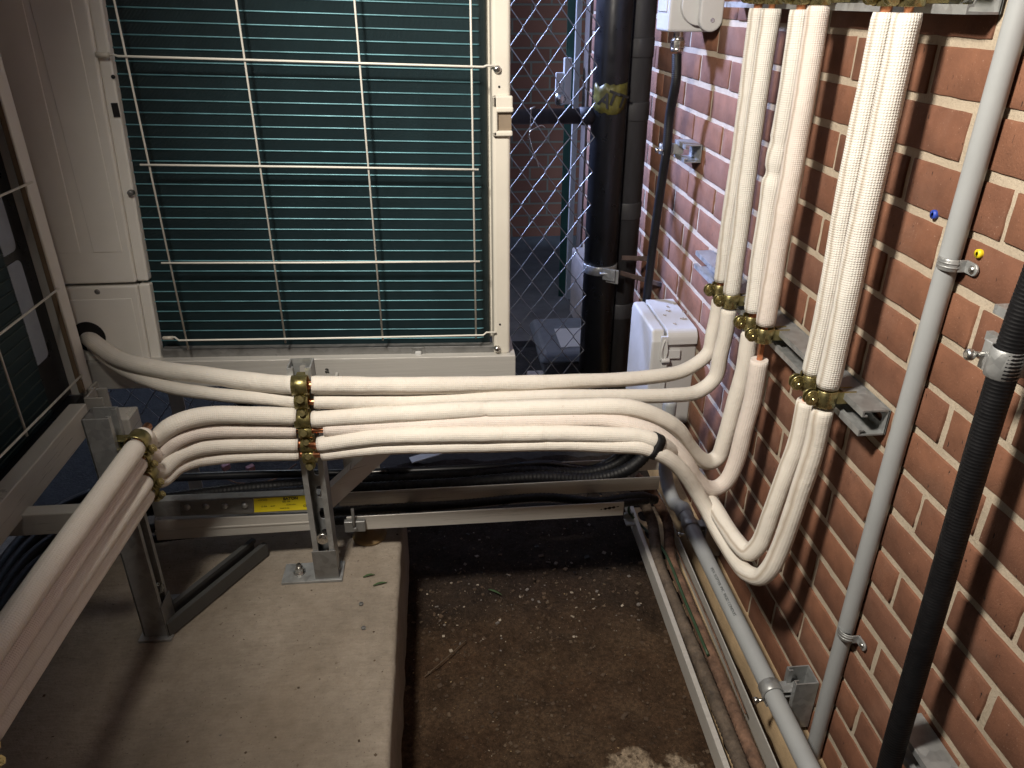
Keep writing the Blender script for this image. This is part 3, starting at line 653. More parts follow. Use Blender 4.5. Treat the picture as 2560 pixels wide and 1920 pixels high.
# ================================================================== CONDUITS ON THE WALL
gx = WX - .0135
t = thing('conduit', (gx, .831, .06), 'straight grey conduit running up the brick wall', 'conduit')
pts = [at_x(2556, 0, gx - .002), at_x(2330, 800, gx), at_x(2215, 1210, gx), at_x(2072, 1730, gx)]; d0 = (pts[0] - pts[1]); pts = [pts[0] + d0 * 1.6] + pts + [V(pts[-1].x, pts[-1].y - .002, .03)]
mb = MB(); mb.tube(spline(pts, 8), .0128, 24); mb.build('pipe', M['pvc'], t)
gp = pts
def strap(px, py, label):
    c = at_x(px, py, gx); t = thing('conduit_strap', c, label, 'strap', 'straps on the grey conduit')
    mb = MB(); ring = []
    for i in range(15): an = R(90 + 180 * i / 14 * -1 - 0); ring.append((math.sin(R(-90 + 180 * i / 14)), math.cos(R(-90 + 180 * i / 14))))
    r1, r2 = .0130, .0150; pi_, po = [], []
    for sn, cs in ring: pi_.append(c + V(-cs * r1, sn * r1, 0)); po.append(c + V(-cs * r2, sn * r2, 0))
    lo = po[0] + V(.0, 0, 0)
    prof = pi_ + po[::-1]; mb.prism([p - V(0, 0, .0075) for p in prof], V(0, 0, .015), sm=True)
    for dz in (-.0025, .0025): mb.prism([(c + V(-math.cos(R(q)) * .0158, math.sin(R(q)) * .0158, dz - .0012)) for q in range(-90, 91, 12)] + [(c + V(-math.cos(R(q)) * .0148, math.sin(R(q)) * .0148, dz - .0012)) for q in range(90, -91, -12)], V(0, 0, .0024), sm=True)
    mb.prism([c + V(0, -.0130, -.0075), c + V(0, -.0152, -.0075), V(WX - .002, c.y - .0152, c.z - .0075), V(WX - .002, c.y - .0130, c.z - .0075)], V(0, 0, .015)); tabc = V(WX - .0035, c.y - .0245, c.z); pts = [V(WX - .005, c.y - .0128, c.z - .0075)]
    for i in range(9): an = R(-90 - 180 * i / 8); pts.append(V(WX - .005, tabc.y - .004 + math.cos(an) * .0075, c.z + math.sin(an) * .0075))
    pts.append(V(WX - .005, c.y - .0128, c.z + .0075)); mb.prism(pts, V(.003, 0, 0)); mb.build('saddle', M['galv'], t, .0006, 1)
    mb = MB(); s0 = V(WX - .005, tabc.y - .003, c.z); mb.tube([s0, s0 - V(.0015, 0, 0), s0 - V(.0035, 0, 0)], lambda i, t, a: (.0052, .0048, .002)[i], 14); mb.build('screw', M['steel'], t)
strap(2378, 657, 'upper steel strap on the grey conduit under the yellow plug')
strap(2120, 1582, 'lower steel strap on the grey conduit near the floor')
def plug(px, py, m, label, r=.0052):
    c = at_x(px, py, WX - .002); t = thing('wall_plug', c, label, 'wall plug')
    mb = MB(); mb.tube([c + V(.008, 0, 0), c, c - V(.003, 0, 0), c - V(.003, 0, 0), c + V(.004, 0, 0)], lambda i, t, a: (r * .7, r, r * .92, r * .4, r * .35)[i], 14, caps=False); mb.build('plug', m, t)
    mb = MB(); mb.cyl(c + V(.0035, 0, 0), c + V(.003, 0, 0), r * .36, 10); mb.build('hole', M['ink'], t)
plug(2336, 536, M['blue'], 'small blue wall plug in the mortar left of the conduit', .006)
plug(2448, 634, M['yplug'], 'small yellow wall plug beside the conduit strap', .0055)
# flexible ribbed conduits
def ribbed(mb, pts, r, pitch=.0042, amp=.035, seg=18):
    P = spline(pts, 16); Ls = [0]
    for i in range(1, len(P)): Ls.append(Ls[-1] + (P[i] - P[i - 1]).length)
    tot = Ls[-1]; m = int(tot / (pitch / 3)); Q = []; k = 0
    for q in range(m + 1):
        s = tot * q / m
        while k < len(P) - 2 and Ls[k + 1] < s: k += 1
        Q.append(P[k].lerp(P[k + 1], (s - Ls[k]) / max(1e-9, Ls[k + 1] - Ls[k])))
    mb.tube(Q, lambda i, t, a: r * (1 + amp * math.sin(2 * math.pi * t / pitch)), seg); return Q
bx = .565
t = thing('flexible_conduit', (bx, .64, .1), 'black ribbed flexible conduit hanging in front of the wall at far right', 'conduit')
pts = [at_x(2590, 700, bx), at_x(2552, 800, bx), at_x(2490, 990, bx), at_x(2415, 1240, bx), at_x(2335, 1520, bx), at_x(2232, 1880, bx), at_x(2190, 2050, bx)]
pts = [pts[0] + (pts[0] - pts[1]) * 3] + pts
mb = MB(); ribbed(mb, pts, .0140); mb.build('hose', M['rubber'], t)
# its strut and clamp, cut by the frame edge
def side_strut(p, y0, y1, label, slots=True):
    t = thing('strut_channel', p, label, 'bracket'); mb = MB(); strut(mb, (WX - .003, y0, p[2]), (WX - .003, y1, p[2]), (-1, 0, 0), slots=slots); mb.build('channel', M['galv'], t); return t
c = at_x(2512, 905, bx)
side_strut(V(WX, .64, c.z + .018), .52, c.y + .062, 'strut channel stub behind the black conduit at the right edge')
def cond_clamp(c, axis, out, r, label, m='galv', w=.013, screw_s=1):
    a, o = Vector(axis), Vector(out); s = a.cross(o) * screw_s; t = thing('conduit_clamp', c, label, 'clamp', 'steel clamps on the conduits'); c = Vector(c)
    mb = MB(); n = 26; pin, pout = [], []
    for i in range(n + 1):
        an = R(-165 + 330 * i / n); pin.append(c + o * (math.cos(an) * r) + s * (math.sin(an) * r)); pout.append(c + o * (math.cos(an) * (r + .002)) + s * (math.sin(an) * (r + .002)))
    mb.prism([p - a * w for p in pin + pout[::-1]], a * (2 * w), sm=True)
    for sg in (-1, 1): mb.obox(c - o * (r + .016) + s * (sg * .006), a, s, o, w, .0012, .018)
    e = c + s * (r + .004); mb.obox(e + o * .002, a, s, o, w, .006, .0075); mb.build('strap', M[m], t, .0008, 1)
    mb = MB(); e = c + s * (r + .006); mb.cyl(e + o * .004 - a * .0, e + o * .022, .003, 10); mb.tube([e + o * .020, e + o * .023, e + o * .0275, e + o * .029], lambda i, t, an: (.0045, .0065, .006, .003)[i], 14); mb.build('screw', M['steel'], t)
cond_clamp(c, (0, 0, 1), (-1, 0, 0), .0142, 'large steel clamp on the black conduit at the right edge', w=.016, screw_s=-1)
c2 = at_x(2226, 1905, bx)
side_strut(V(WX, c2.y, c2.z + .012), c2.y - .04, c2.y + .045, 'strut channel stub low on the wall at the bottom edge', False)
# left flexible conduit with switch
fx = .558
t = thing('flexible_conduit', at_x(1600, 740, fx), 'black flexible conduit dropping from the grey switch to the box', 'conduit')
pts = [at_x(1692, 136, fx), at_x(1690, 200, fx), at_x(1674, 290, fx), at_x(1667, 370, fx), at_x(1655, 450, fx), at_x(1634, 600, fx), at_x(1617, 745, fx)]
pts.append(V(pts[-1].x, pts[-1].y, .3)); mb = MB(); ribbed(mb, pts, .0112); mb.build('hose', M['rubber'], t)
mb = MB(); c = at_x(1694, 112, fx); mb.cyl(c - V(0, 0, .014), c - V(0, 0, .006), .0150, 20); mb.cyl(c - V(0, 0, .006), c + V(0, 0, .010), .0175, 8, sm=False); mb.cyl(c + V(0, 0, .010), c + V(0, 0, .014), .014, 20); mb.cyl(c + V(0, 0, .014), c + V(0, 0, .05), .0115, 20); mb.build('connector', M['steel'], t, .0006, 1)
c = at_x(1662, 372, fx); side_strut(V(WX, c.y, c.z), c.y - .075, c.y + .012, 'small strut bracket on the wall behind the left flexible conduit', False)
cond_clamp(c, (0, 0, 1), (-1, 0, 0), .0118, 'small steel clamp fixing the left flexible conduit', w=.0125)
# isolator switch
ct = at_x(1694, 78, fx); zb = ct.z + .000
t = thing('isolator_switch', (WX, ct.y, zb), 'grey isolator switch with rotary handle at the top of the wall', 'switch')
y0_, y1_ = ct.y - .052, ct.y + .052
mb = MB(); mb.box((.520, y0_, zb), (WX, y1_, zb + .17)); mb.build('body', M['pvcl'], t, .006, 3)
mb = MB(); mb.box((.517, y0_ + .016, zb + .040), (.522, y1_ - .016, zb + .15)); mb.build('cover_panel', M['pvcl'], t, .002)
mb = MB(); hc = V(.585, y0_ - .004, zb + .055); mb.cyl(hc + V(0, .006, 0), hc - V(0, .012, 0), .042, 32); mb.build('dial', M['pvcl'], t, .002)
mb = MB(); pts = []
for i in range(12): an = R(180 + 180 * i / 11); pts.append(V(hc.x + .02 + math.cos(an) * .026, y0_ - .016, hc.z - .028 + math.sin(an) * .026))
pts += [V(hc.x + .046, y0_ - .016, hc.z + .06), V(hc.x - .006, y0_ - .016, hc.z + .06)]
mb.prism(pts, V(0, -.020, 0)); mb.build('handle', M['pvcl'], t, .004, 3)
mb = MB(); q = V(hc.x + .022, y0_ - .036, hc.z - .030); mb.cyl(q, q - V(0, .002, 0), .0045, 14); mb.build('screw', M['steel'], t)

# ------------------------------------------------------------------ junction box
bz = H - .734; bx0, by0, by1, bb = .512, 1.690, 1.912, H - 1.005
t = thing('junction_box', (.57, 1.8, bb), 'pale grey junction box with latched lid on the brick wall', 'electrical box')
mb = MB(); mb.box((bx0 + .032, by0 + .006, bb), (WX, by1 - .004, bz - .036)); mb.build('body', M['boxd'], t, .004)
mb = MB(); prof = [(bx0 + .030, bb), (bx0 + .030, bz - .002)]
mb.prism([V(bx0 + .034, by0, bb - .004), V(bx0 + .034, by0, bz - .03), V(bx0 + .034, by0 + .012, bz), V(bx0 + .034, by1 - .012, bz), V(bx0 + .034, by1, bz - .02), V(bx0 + .034, by1, bb - .004)], V(-.034, 0, 0)); mb.build('lid', M['boxg'], t, .007, 3)
mb = MB(); prof = []
for i in range(7): an = R(90 + 90 * i / 6); prof.append((by0 + .016 + math.cos(an) * .022, bz - .022 + math.sin(an) * .022))
pts = [V(bx0 + .038, a, b) for a, b in [(by1 - .002, bz)] + prof + [(by0 - .006, bz - .036), (by1 - .002, bz - .036)]]
mb.prism(pts, V(WX - .004 - bx0 - .038, 0, 0), sm=False); mb.build('hood', M['boxg'], t, .001)
mb = MB(); mb.box((bx0 + .022, by0 - .006, bz - .078), (bx0 + .040, by0 + .004, bz - .014)); mb.tube([V(bx0 + .026, by0 - .007, bz - .078), V(bx0 + .046, by0 - .007, bz - .078)], .0065, 14); mb.tube(spline([V(bx0 + .03, by0 - .007, bz - .074), V(bx0 + .024, by0 - .010, bz - .05), V(bx0 + .032, by0 - .006, bz - .022), V(bx0 + .038, by0 - .009, bz - .05), V(bx0 + .036, by0 - .007, bz - .074)], 6), .0022, 8); mb.build('latch', M['boxg'], t, .002)
mb = MB(); mb.box((bx0 + .036, by0 - .003, bz - .076), (bx0 + .075, by0 + .008, bz - .052)); mb.box((bx0 + .028, by0 - .002, bb), (bx0 + .044, by0 + .008, bz - .084)); mb.build('hinge_strip', M['boxg'], t, .0015)
mb = MB()
for (u, w, s_) in ((.05, .12, .006), (.075, .06, .008), (.03, .09, .004), (.06, .15, .005), (.09, .11, .004), (.04, .03, .005), (.085, .17, .004), (.10, .05, .004)):
    c = V(bx0 + .03 + u * .9, by0 + .01 + w, bz + .0015)
    for q in range(4): an = random.random() * 6.28; mb.obox(c + V(math.cos(an), math.sin(an), 0) * s_ * .5, V(math.cos(an), math.sin(an), .1).normalized(), V(-math.sin(an), math.cos(an), 0), V(0, 0, 1), s_ * .6, s_ * .22, .0008)
tag(mb.build('dry_litter', M['chip']), 'scattered dry plant litter on top of the grey junction box', 'litter', kind='stuff')

# ================================================================== FENCE AND DOWNPIPE
FY = 2.22
pc = at_y(1521, 300, FY)
t = thing('chain_link_fence', (pc.x, FY, 0), 'chain link fence with dark posts and rail behind the main unit', 'fence')
mb = MB(); hx, vz_ = .0335, .0465; xi = pc.x - .05; nw = 52
for i in range(nw):
    xa = xi - (i + 1) * hx; pts = []
    for q in range(0, 44):
        z = .02 + vz_ * q; up_ = (q + i) % 2
        pts.append(V(xa + (hx * .5 + (.5 if up_ else -.5) * hx * 1.07) + random.uniform(-.0012, .0012), FY - .05 + (.0024 if up_ else -.0024) * (1 if i % 2 else -1), z + random.uniform(-.0015, .0015)))
    P = []
    for q in range(len(pts) - 1): P += [pts[q], pts[q].lerp(pts[q + 1], .06), pts[q].lerp(pts[q + 1], .94)]
    mb.tube(P, .0016, 5, caps=False)
mb.build('mesh', M['galv'], t)
mb = MB(); mb.tube([V(pc.x, FY, -.02), V(pc.x, FY, 2.3)], .050, 32); mb.build('end_post', M['black'], t)
zr = at_y(1370, 291, FY).z
mb = MB(); mb.tube([V(-2.2, FY, zr), V(pc.x - .085, FY, zr)], .021, 20); mb.tube([V(pc.x - .085, FY, zr), V(pc.x - .04, FY, zr)], .0245, 20); mb.build('rail', M['blackm'], t)
mb = MB(); mb.tube([V(-.66, FY + .01, -.02), V(-.66, FY + .01, 2.2)], .028, 20); mb.build('line_post', M['black'], t)
zb_ = at_y(1500, 665, FY).z
mb = MB(); mb.tube([V(pc.x, FY, zb_ - .016), V(pc.x, FY, zb_ + .012)], .0525, 32); q = V(pc.x + .008, FY - .052, zb_)
mb.obox(q + V(.006, -.016, -.006), V(.8, -.6, 0), V(.6, .8, 0), (0, 0, 1), .020, .0025, .018); mb.obox(q + V(.018, -.012, -.012), V(.8, -.6, 0), V(.6, .8, 0), (0, 0, 1), .020, .0025, .022); mb.cyl(q + V(-.02, -.01, -.004), q + V(.03, -.016, -.004), .004, 8); mb.build('tension_band', M['galv'], t, .001, 1)
mb = MB(); kx = at_y(1328, 270, FY - .06); mb.tube(spline([kx, kx - V(.001, 0, .03), kx - V(.003, 0, .075), kx + V(.004, -.01, -.105), kx + V(.018, -.012, -.14), kx + V(.022, -.012, -.155)], 5), .0016, 6)
mb.tube(spline([kx + V(-.008, 0, -.085), kx + V(-.004, -.012, -.06), kx + V(.012, -.01, -.05), kx + V(.03, -.004, -.045), kx + V(.04, 0, -.052)], 5), .0015, 6)
mb.tube(spline([kx + V(-.006, -.03, .0), kx + V(.004, -.028, .006), kx + V(.008, 0, 0), kx + V(0, .02, -.004)], 5), .002, 6); mb.build('wire_tie', M['steel'], t)
# caution tape scrap round the post
tp = thing('caution_tape', V(pc.x, FY - .05, zr + .05), 'scrap of yellow caution tape stuck round the black fence post', 'tape')
mb = MB(); z0_ = at_y(1520, 215, FY - .05).z; n = 20
for i in range(n + 1):
    an = R(198 + 128 * i / n); r_ = .0515 + .002 * abs(noise.noise(Vector((i * .9, 0, 3)))); top = z0_ + .012 * noise.noise(Vector((i * .35, 1, 0))) + .006 * i / n; bot = z0_ - .060 - .014 * math.sin(i / n * 3) + .008 * noise.noise(Vector((i * .6, 5, 0)))
    if i > n * .8: bot += .03 * (i / n - .8) * 5
    for q in range(5): z = top + (bot - top) * q / 4; mb.v.append(V(pc.x + math.cos(an) * (r_ + .0012 * noise.noise(Vector((i * .8, q * .9, 8)))), FY + math.sin(an) * (r_ + .0012 * noise.noise(Vector((i * .8, q, 9)))), z))
for i in range(n):
    for q in range(4): a = i * 5 + q; mb.face((a, a + 1, a + 6, a + 5), True)
o = mb.build('tape', M['tapey'], tp); sm_ = o.modifiers.new('thick', 'SOLIDIFY'); sm_.thickness = .0006
for ch, an, dz in (('A', 238, -.012), ('T', 262, -.008), ('T', 290, -.016)):
    a = R(an); pos = V(pc.x + math.cos(a) * .056, FY + math.sin(a) * .056, z0_ - .052 + dz + .012); xd = V(-math.sin(a), math.cos(a), -.35); yd = V(.22, 0, 1)
    text(ch, .050, pos - xd.normalized() * .016, xd, yd - xd.normalized() * yd.dot(xd.normalized()), M['ink'], tp, bold=.0012)
# downpipe near the wall
t = thing('downpipe', (.566, 2.262, 0), 'matte black jointed downpipe standing close against the wall', 'pipe')
mb = MB(); pp = V(.566, 2.262, 0); mb.tube([pp + V(0, 0, -.02), pp + V(0, 0, 2.55)], .043, 28); mb.build('pipe', M['blackm'], t)
for py in (120, 280, 530, 780):
    z = at_y(1600, py, 2.22).z; mb = MB(); mb.tube([pp + V(0, 0, z - .026), pp + V(0, 0, z - .022), pp + V(0, 0, z + .022), pp + V(0, 0, z + .026)], lambda i, t, a: (.0433, .0447, .0447, .0433)[i], 28); mb.build('coupling', M['blackm'], t)
for i, (pa, pb) in enumerate((((1566, 644), (1610, 632)), ((1548, 682), (1620, 665)))):
    t = thing('tie_rod', at_x(*pb, WX - .005), ('upper' if i == 0 else 'lower') + ' rusty rod tying the black posts to the wall', 'rod', 'rods tying the posts to the wall')
    q = at_x(*pb, .600); mb = MB(); a0 = V(pc.x + .052, FY - .06, at_y(*pa, FY - .06).z); b0 = V(WX + .004, a0.y - .03 - .10 * i, a0.z + .003)
    mb.obox((a0 + b0) / 2, (b0 - a0).normalized(), V(0, 0, 1).cross((b0 - a0).normalized()), (0, 0, 1), (b0 - a0).length / 2, .003, .007); mb.build('bar', M['rustr'], t, .001, 1)
# grey chest on the ground behind the fence
c0 = at_z(1376, 925, .0); t = thing('storage_box', (.50, 2.62, 0), 'grey lidded box with white label behind the chain link fence', 'box')
mb = MB(); mb.hexa([(.36, 2.42, -.012), (.60, 2.42, -.012), (.60, 2.72, -.012), (.36, 2.72, -.012), (.34, 2.40, .10), (.62, 2.40, .10), (.62, 2.74, .10), (.34, 2.74, .10)]); mb.build('tub', M['lid'], t, .01)
mb = MB(); mb.hexa([(.325, 2.385, .10), (.635, 2.385, .10), (.635, 2.755, .10), (.325, 2.755, .10), (.345, 2.405, .135), (.615, 2.405, .135), (.615, 2.735, .135), (.345, 2.735, .135)]); mb.build('lid', M['lid'], t, .012, 3)
mb = MB(); mb.box((.41, 2.45, .135), (.52, 2.62, .1375)); mb.build('paper_label', M['white'], t)
t = thing('concrete_block', (.30, 2.35, 0), 'pale concrete block on the ground left of the grey box', 'block'); mb = MB(); mb.box((.285, 2.33, -.012), (.345, 2.43, .06)); mb.build('block', M['concw'], t, .006)

# ================================================================== MAIN OUTDOOR UNIT
UY = 1.50
def sz(x): return .028 * (.138 - x)          # the unit leans a little
def up_(p): return V(p.x, p.y, p.z)
ZB, ZTOP = H - .692, H + .70
u = thing('outdoor_unit', (-.32, UY, ZB), 'large ivory outdoor unit with teal coil behind a wire guard', 'air conditioner')
mb = MB(); mb.hexa([(-.86, 1.545, ZB + .02 + sz(-.86)), (.128, 1.545, ZB + .02), (.128, 1.86, ZB + .02), (-.86, 1.86, ZB + .02 + sz(-.86)), (-.86, 1.545, ZTOP), (.128, 1.545, ZTOP), (.128, 1.86, ZTOP), (-.86, 1.86, ZTOP)]); mb.build('casing', M['ivory'], u, .006)
mb = MB(); mb.box((-.87, 1.47, ZTOP), (.140, 1.87, ZTOP + .03)); mb.build('top_cover', M['ivory'], u, .008)
# coil sheet with its right end curving back
def cx_path():
    pts = [(-.60, 1.517), (.070, 1.517)]
    for i in range(1, 8): an = R(90 * i / 7); pts.append((.070 + .028 * math.sin(an), 1.517 + .028 * (1 - math.cos(an))))
    return pts
cp_ = cx_path(); mb = MB()
for (x, y) in cp_: mb.v += [V(x, y, ZB + .006 + sz(x)), V(x, y, ZTOP)]
for i in range(len(cp_) - 1): mb.face((2 * i, 2 * i + 2, 2 * i + 3, 2 * i + 1), i > 0)
o = mb.build('coil', M['coil'], u)
mb = MB(); pit = .0216; n = int((ZTOP - ZB) / pit)
for q in range(n):
    z = ZB + .010 + pit * q
    P = [V(x, y - .0015, z + sz(x)) for x, y in [(-.60, 1.517)] + [(-.60 + .064 * i, 1.517) for i in range(1, 10)] + cp_[1:4]]
    mb.tube(P, .0015, 6, caps=False)
mb.build('coil_tubes', M['tubeteal'], u)
# service panel, two pieces, with pressed relief
def xr(z): return -.557 - .036 * (H - z) / .69
def panel(name, z0, z1, mt):
    zs = z0; mb = MB()
    f = [(-.90, z0), (xr(z0) - .022, z0), (xr(z1) - .022, z1), (-.90, z1)]
    mb.prism([V(a, 1.492, b + sz(-.7)) for a, b in f], V(0, .02, 0))
    f = [(xr(z0) - .022, z0), (xr(z0), z0), (xr(z1), z1), (xr(z1) - .022, z1)]
    mb.prism([V(a, 1.499, b + sz(-.7)) for a, b in f], V(0, .03, 0)); return mb.build(name, mt, u, .004, 3)
zsm = H - .530
up1 = panel('upper_panel', zsm + .002, ZTOP, M['ivoryd'])
mb = MB()
for (xa, xb) in ((-.80, -.690), (-.672, -.612)):
    zt, zl = ZTOP - .02, zsm + .065
    mb.prism([V(xa, 1.4909, zl + sz(-.7)), V(xb - .006, 1.4909, zl + sz(-.7)), V(xb + .028, 1.4909, zt), V(xa, 1.4909, zt)], V(0, .003, 0))
mb.build('pressed_panel', M['ivoryd'], up1, .0022, 3)
lo1 = panel('lower_panel', ZB - .012, zsm - .004, M['ivoryd'])
mb = MB(); mb.prism([V(-.80, 1.4909, ZB + sz(-.7)), V(-.626, 1.4909, ZB + sz(-.7)), V(-.622, 1.4909, zsm - .03 + sz(-.7)), V(-.80, 1.4909, zsm - .03 + sz(-.7))], V(0, .003, 0)); mb.build('pressed_panel', M['ivoryd'], lo1, .0022, 3)
hc = at_y(222, 842, 1.489); mb = MB(); mb.cyl(hc - V(0, .0015, 0), hc + V(0, .004, 0), .032, 32); mb.build('pipe_hole', M['dark'], lo1)
for px, py in ((327, 482), (245, 728)): q = at_y(px, py, 1.496); mb = MB(); mb.tube([q + V(0, .006, 0), q - V(0, .004, 0), q - V(0, .006, 0)], lambda i, t, a: (.006, .0055, .003)[i], 14); mb.build('screw', M['galvd'], up1)
mb = MB(); q = at_y(290, 275, 1.4985); mb.box((q.x - .006, 1.497, q.z - .012), (q.x + .005, 1.4995, q.z + .012)); q = at_y(283, 192, 1.4985); mb.cyl(q + V(0, .001, 0), q - V(0, .0015, 0), .0035, 10); mb.build('slot', M['dark'], up1)
# right corner post
cpo = None
mb = MB(); xl = at_y(1231, 400, 1.49).x; mb.box((xl, 1.49, ZB + .003), (.138, 1.86, ZTOP)); cpo = mb.build('corner_post', M['ivory'], u, .007, 4)
q = at_y(1258, 290, 1.488); mb = MB()
hx0, hx1, hz0, hz1 = q.x - .020, .1415, q.z - .036, q.z + .036
ring = [(hx0, hz0, hx1, hz0 + .010), (hx0, hz1 - .022, hx1, hz1), (hx0, hz0, hx0 + .009, hz1)]
for a, b, c, d in ring: mb.box((a, 1.481, b), (c, 1.492, d))
mb.box((hx0 + .006, 1.4795, hz1 - .029), (hx1 + .001, 1.488, hz1 - .019)); h_ = mb.build('handle', M['ivory'], cpo, .003, 3)
mb = MB(); mb.box((hx0 + .008, 1.4885, hz0 + .009), (hx1 - .002, 1.4895, hz1 - .020)); mb.build('handle_recess', simple('recess_shade_brown', (.20, .155, .11), .6), cpo)  # shade inside the grip is put into the plate's brown colour
for px, py in ((1243, 173), (1243, 872)): q = at_y(px, py, 1.488); mb = MB(); mb.tube([q + V(0, .004, 0), q - V(0, .002, 0), q - V(0, .006, 0), q - V(0, .0065, 0)], lambda i, t, a: (.0075, .0072, .005, .002)[i], 16); mb.build('screw', M['steel'], cpo)
for px, py in ((1248, 217), (1250, 811)): q = at_y(px, py, 1.4895); mb = MB(); mb.cyl(q + V(0, .001, 0), q - V(0, .0005, 0), .0022, 10); mb.build('hole', M['dark'], cpo)
# base tray
mb = MB(); a, b = at_y(404, 874, 1.497), at_y(1236, 864, 1.497); a2, b2 = at_y(408, 900, 1.497), at_y(1236, 886, 1.497)
mb.prism([a2, b2, b, a], V(0, .02, 0)); tr = mb.build('base_tray', M['galvd'], u, .002)
mb = MB(); q = at_y(1046, 880, 1.4955); mb.prism([q + V(-.018, 0, -.010), q + V(.018, 0, -.010), q + V(.014, 0, .012), q + V(-.012, 0, .012)], V(0, .006, 0)); mb.build('tray_joint', M['galvd'], tr, .002)
mb = MB(); mb.box((q.x - .007, 1.488, q.z - .018), (q.x + .007, 1.495, q.z + .004)); mb.build('clip', M['pvcl'], tr, .003, 2)
# wire guard
GY = 1.474; mb = MB(); wr = .0019
def wline(pp, y=GY): return [at_y(a, b, y) for a, b in pp]
for pp in ([(285, 0), (471, 874)], [(590, 0), (714, 857)], [(886, 0), (957, 851)], [(1176, 0), (1190, 846)]):
    P = wline(pp); P[0] = P[0] + (P[0] - P[1]) * .9; mb.tube(P, wr, 8)
f = V(0, -.004, 0)
mb.tube([at_y(252, 136, 1.49), at_y(285, 137, 1.488)] + [p + f for p in wline([(297, 140), (885, 157), (1208, 167)])] + [at_y(1216, 164, 1.486), at_y(1240, 165, 1.486)], wr * 1.05, 8)
mb.tube([p + f for p in wline([(352, 411), (770, 416), (1196, 423)])], wr * 1.05, 8)
mb.tube([p + f for p in wline([(405, 656), (800, 655), (1199, 652)])], wr * 1.05, 8)
mb.tube([at_y(407, 845, 1.495), at_y(437, 843, 1.49)] + [p + f for p in wline([(449, 849), (800, 844), (1208, 836)])] + [at_y(1216, 831, 1.486), at_y(1240, 831, 1.486)], wr * 1.05, 8)
for dz in (.18, .40): mb.tube([V(-.53, GY - .004, H + dz + .01), V(.11, GY - .004, H + dz)], wr, 8)
mb.build('wire_guard', M['wire'], u)
mb = MB(); q = at_y(258, 137, 1.490); mb.tube([q + V(-.012, 0, 0), q + V(.010, 0, 0)], .0045, 12); mb.build('guard_clip', M['ivory'], u)
mb = MB(); q = at_y(418, 845, 1.493); mb.tube([q + V(-.008, 0, 0), q + V(.012, 0, 0)], .004, 12); mb.build('guard_clip', M['ivory'], u)
# aluminium stand under it
st = thing('unit_stand', (-.2, 1.49, ZT), 'pale aluminium stand carrying the main outdoor unit', 'stand')
mb = MB(); a, b, c, d = at_y(408, 905, 1.478), at_y(1289, 889, 1.478), at_y(1289, 948, 1.478), at_y(380, 972, 1.478)
e0 = V(-.80, a.y, a.z + .006); e1 = V(-.80, a.y, d.z + .004)
mb.prism([e1, c, b, e0], V(0, .035, 0)); mb.build('front_rail', M['alux'], st, .002)
mb = MB(); mb.box((-.80, 1.82, c.z), (.15, 1.86, b.z)); mb.build('back_rail', M['alux'], st, .002)
mb = MB(); mb.box((.112, 1.513, c.z + .002), (.148, 1.82, b.z - .002)); mb.build('side_rail', M['alux'], st, .002)
for x in (-.215, -.70):
    for y in (1.42, 1.80):
        mb = MB(); mb.box((x - .018, y, ZT + .01 if y < 1.5 else 0), (x + .018, y + .006, .55)); mb.box((x - .018, y + .006, ZT + .01 if y < 1.5 else 0), (x - .012, y + .036, .55)); lg = mb.build('leg', M['alux'], st, .001)
mb = MB(); q = V(-.182, 1.345, ZT); mb.tube([q, q + V(0, 0, .006), q + V(0, 0, .012), q + V(0, 0, .013), q + V(0, 0, .05)], lambda i, t, a: (.036, .037, .030, .011, .010)[i], 28); mb.build('rubber_foot', M['wood'], st)
pw = text('a', .022, at_y(812, 932, 1.4765), (1, 0, -.02), (.1, 0, 1), M['ink'], st, 'pen_mark')
# slanted brace from the middle post
t = thing('brace', at_y(828, 1245, 1.30), 'slanted aluminium brace rising right from the middle strut post', 'brace')
a, b = at_y(825, 1250, 1.30), at_y(1008, 1082, 1.40); dd = (b - a).normalized(); nn = dd.cross(V(0, 1, 0)).normalized()
mb = MB(); mb.obox((a + b) / 2, dd, V(0, 1, 0), nn, (b - a).length / 2 + .01, .002, .017); mb.obox((a + b) / 2 + nn * .0185 * (1 if nn.z > 0 else -1) + V(0, .014, 0), dd, V(0, 1, 0), nn, (b - a).length / 2 + .01, .016, .0015); mb.build('angle_bar', M['alu'], t, .0006, 1)

# ================================================================== LEFT OUTDOOR UNIT
LX = -.72
l = thing('outdoor_unit', (LX - .16, 1.0, H - .70), 'dark second outdoor unit cut off by the left edge', 'air conditioner')
ly1 = 1.452; lzb = H - .700; lzt = H + .68
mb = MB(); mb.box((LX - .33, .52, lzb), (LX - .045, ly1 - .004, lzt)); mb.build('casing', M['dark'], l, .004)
mb = MB(); mb.box((LX - .34, .51, lzt), (LX + .005, ly1 + .01, lzt + .03)); mb.build('top_cover', M['ivory'], l, .006)
mb = MB(); mb.box((LX - .040, .54, lzb), (LX - .022, 1.318, lzt)); mb.build('coil', M['coil'], l)
mb = MB()
n = int((lzt - lzb) / pit)
for q in range(n): z = lzb + .01 + pit * q; mb.tube([V(LX - .0215, .54, z), V(LX - .0215, 1.318, z)], .0016, 6, caps=False)
mb.build('coil_tubes', simple('dull_fin_edge', (.03, .05, .05), .5), l)
mb = MB(); mb.box((LX - .034, 1.321, lzb), (LX - .024, 1.408, lzt)); ep = mb.build('end_plate', M['black'], l)
mb = MB(); bl = simple('pale_blue_sheet', (.30, .34, .40), .5)
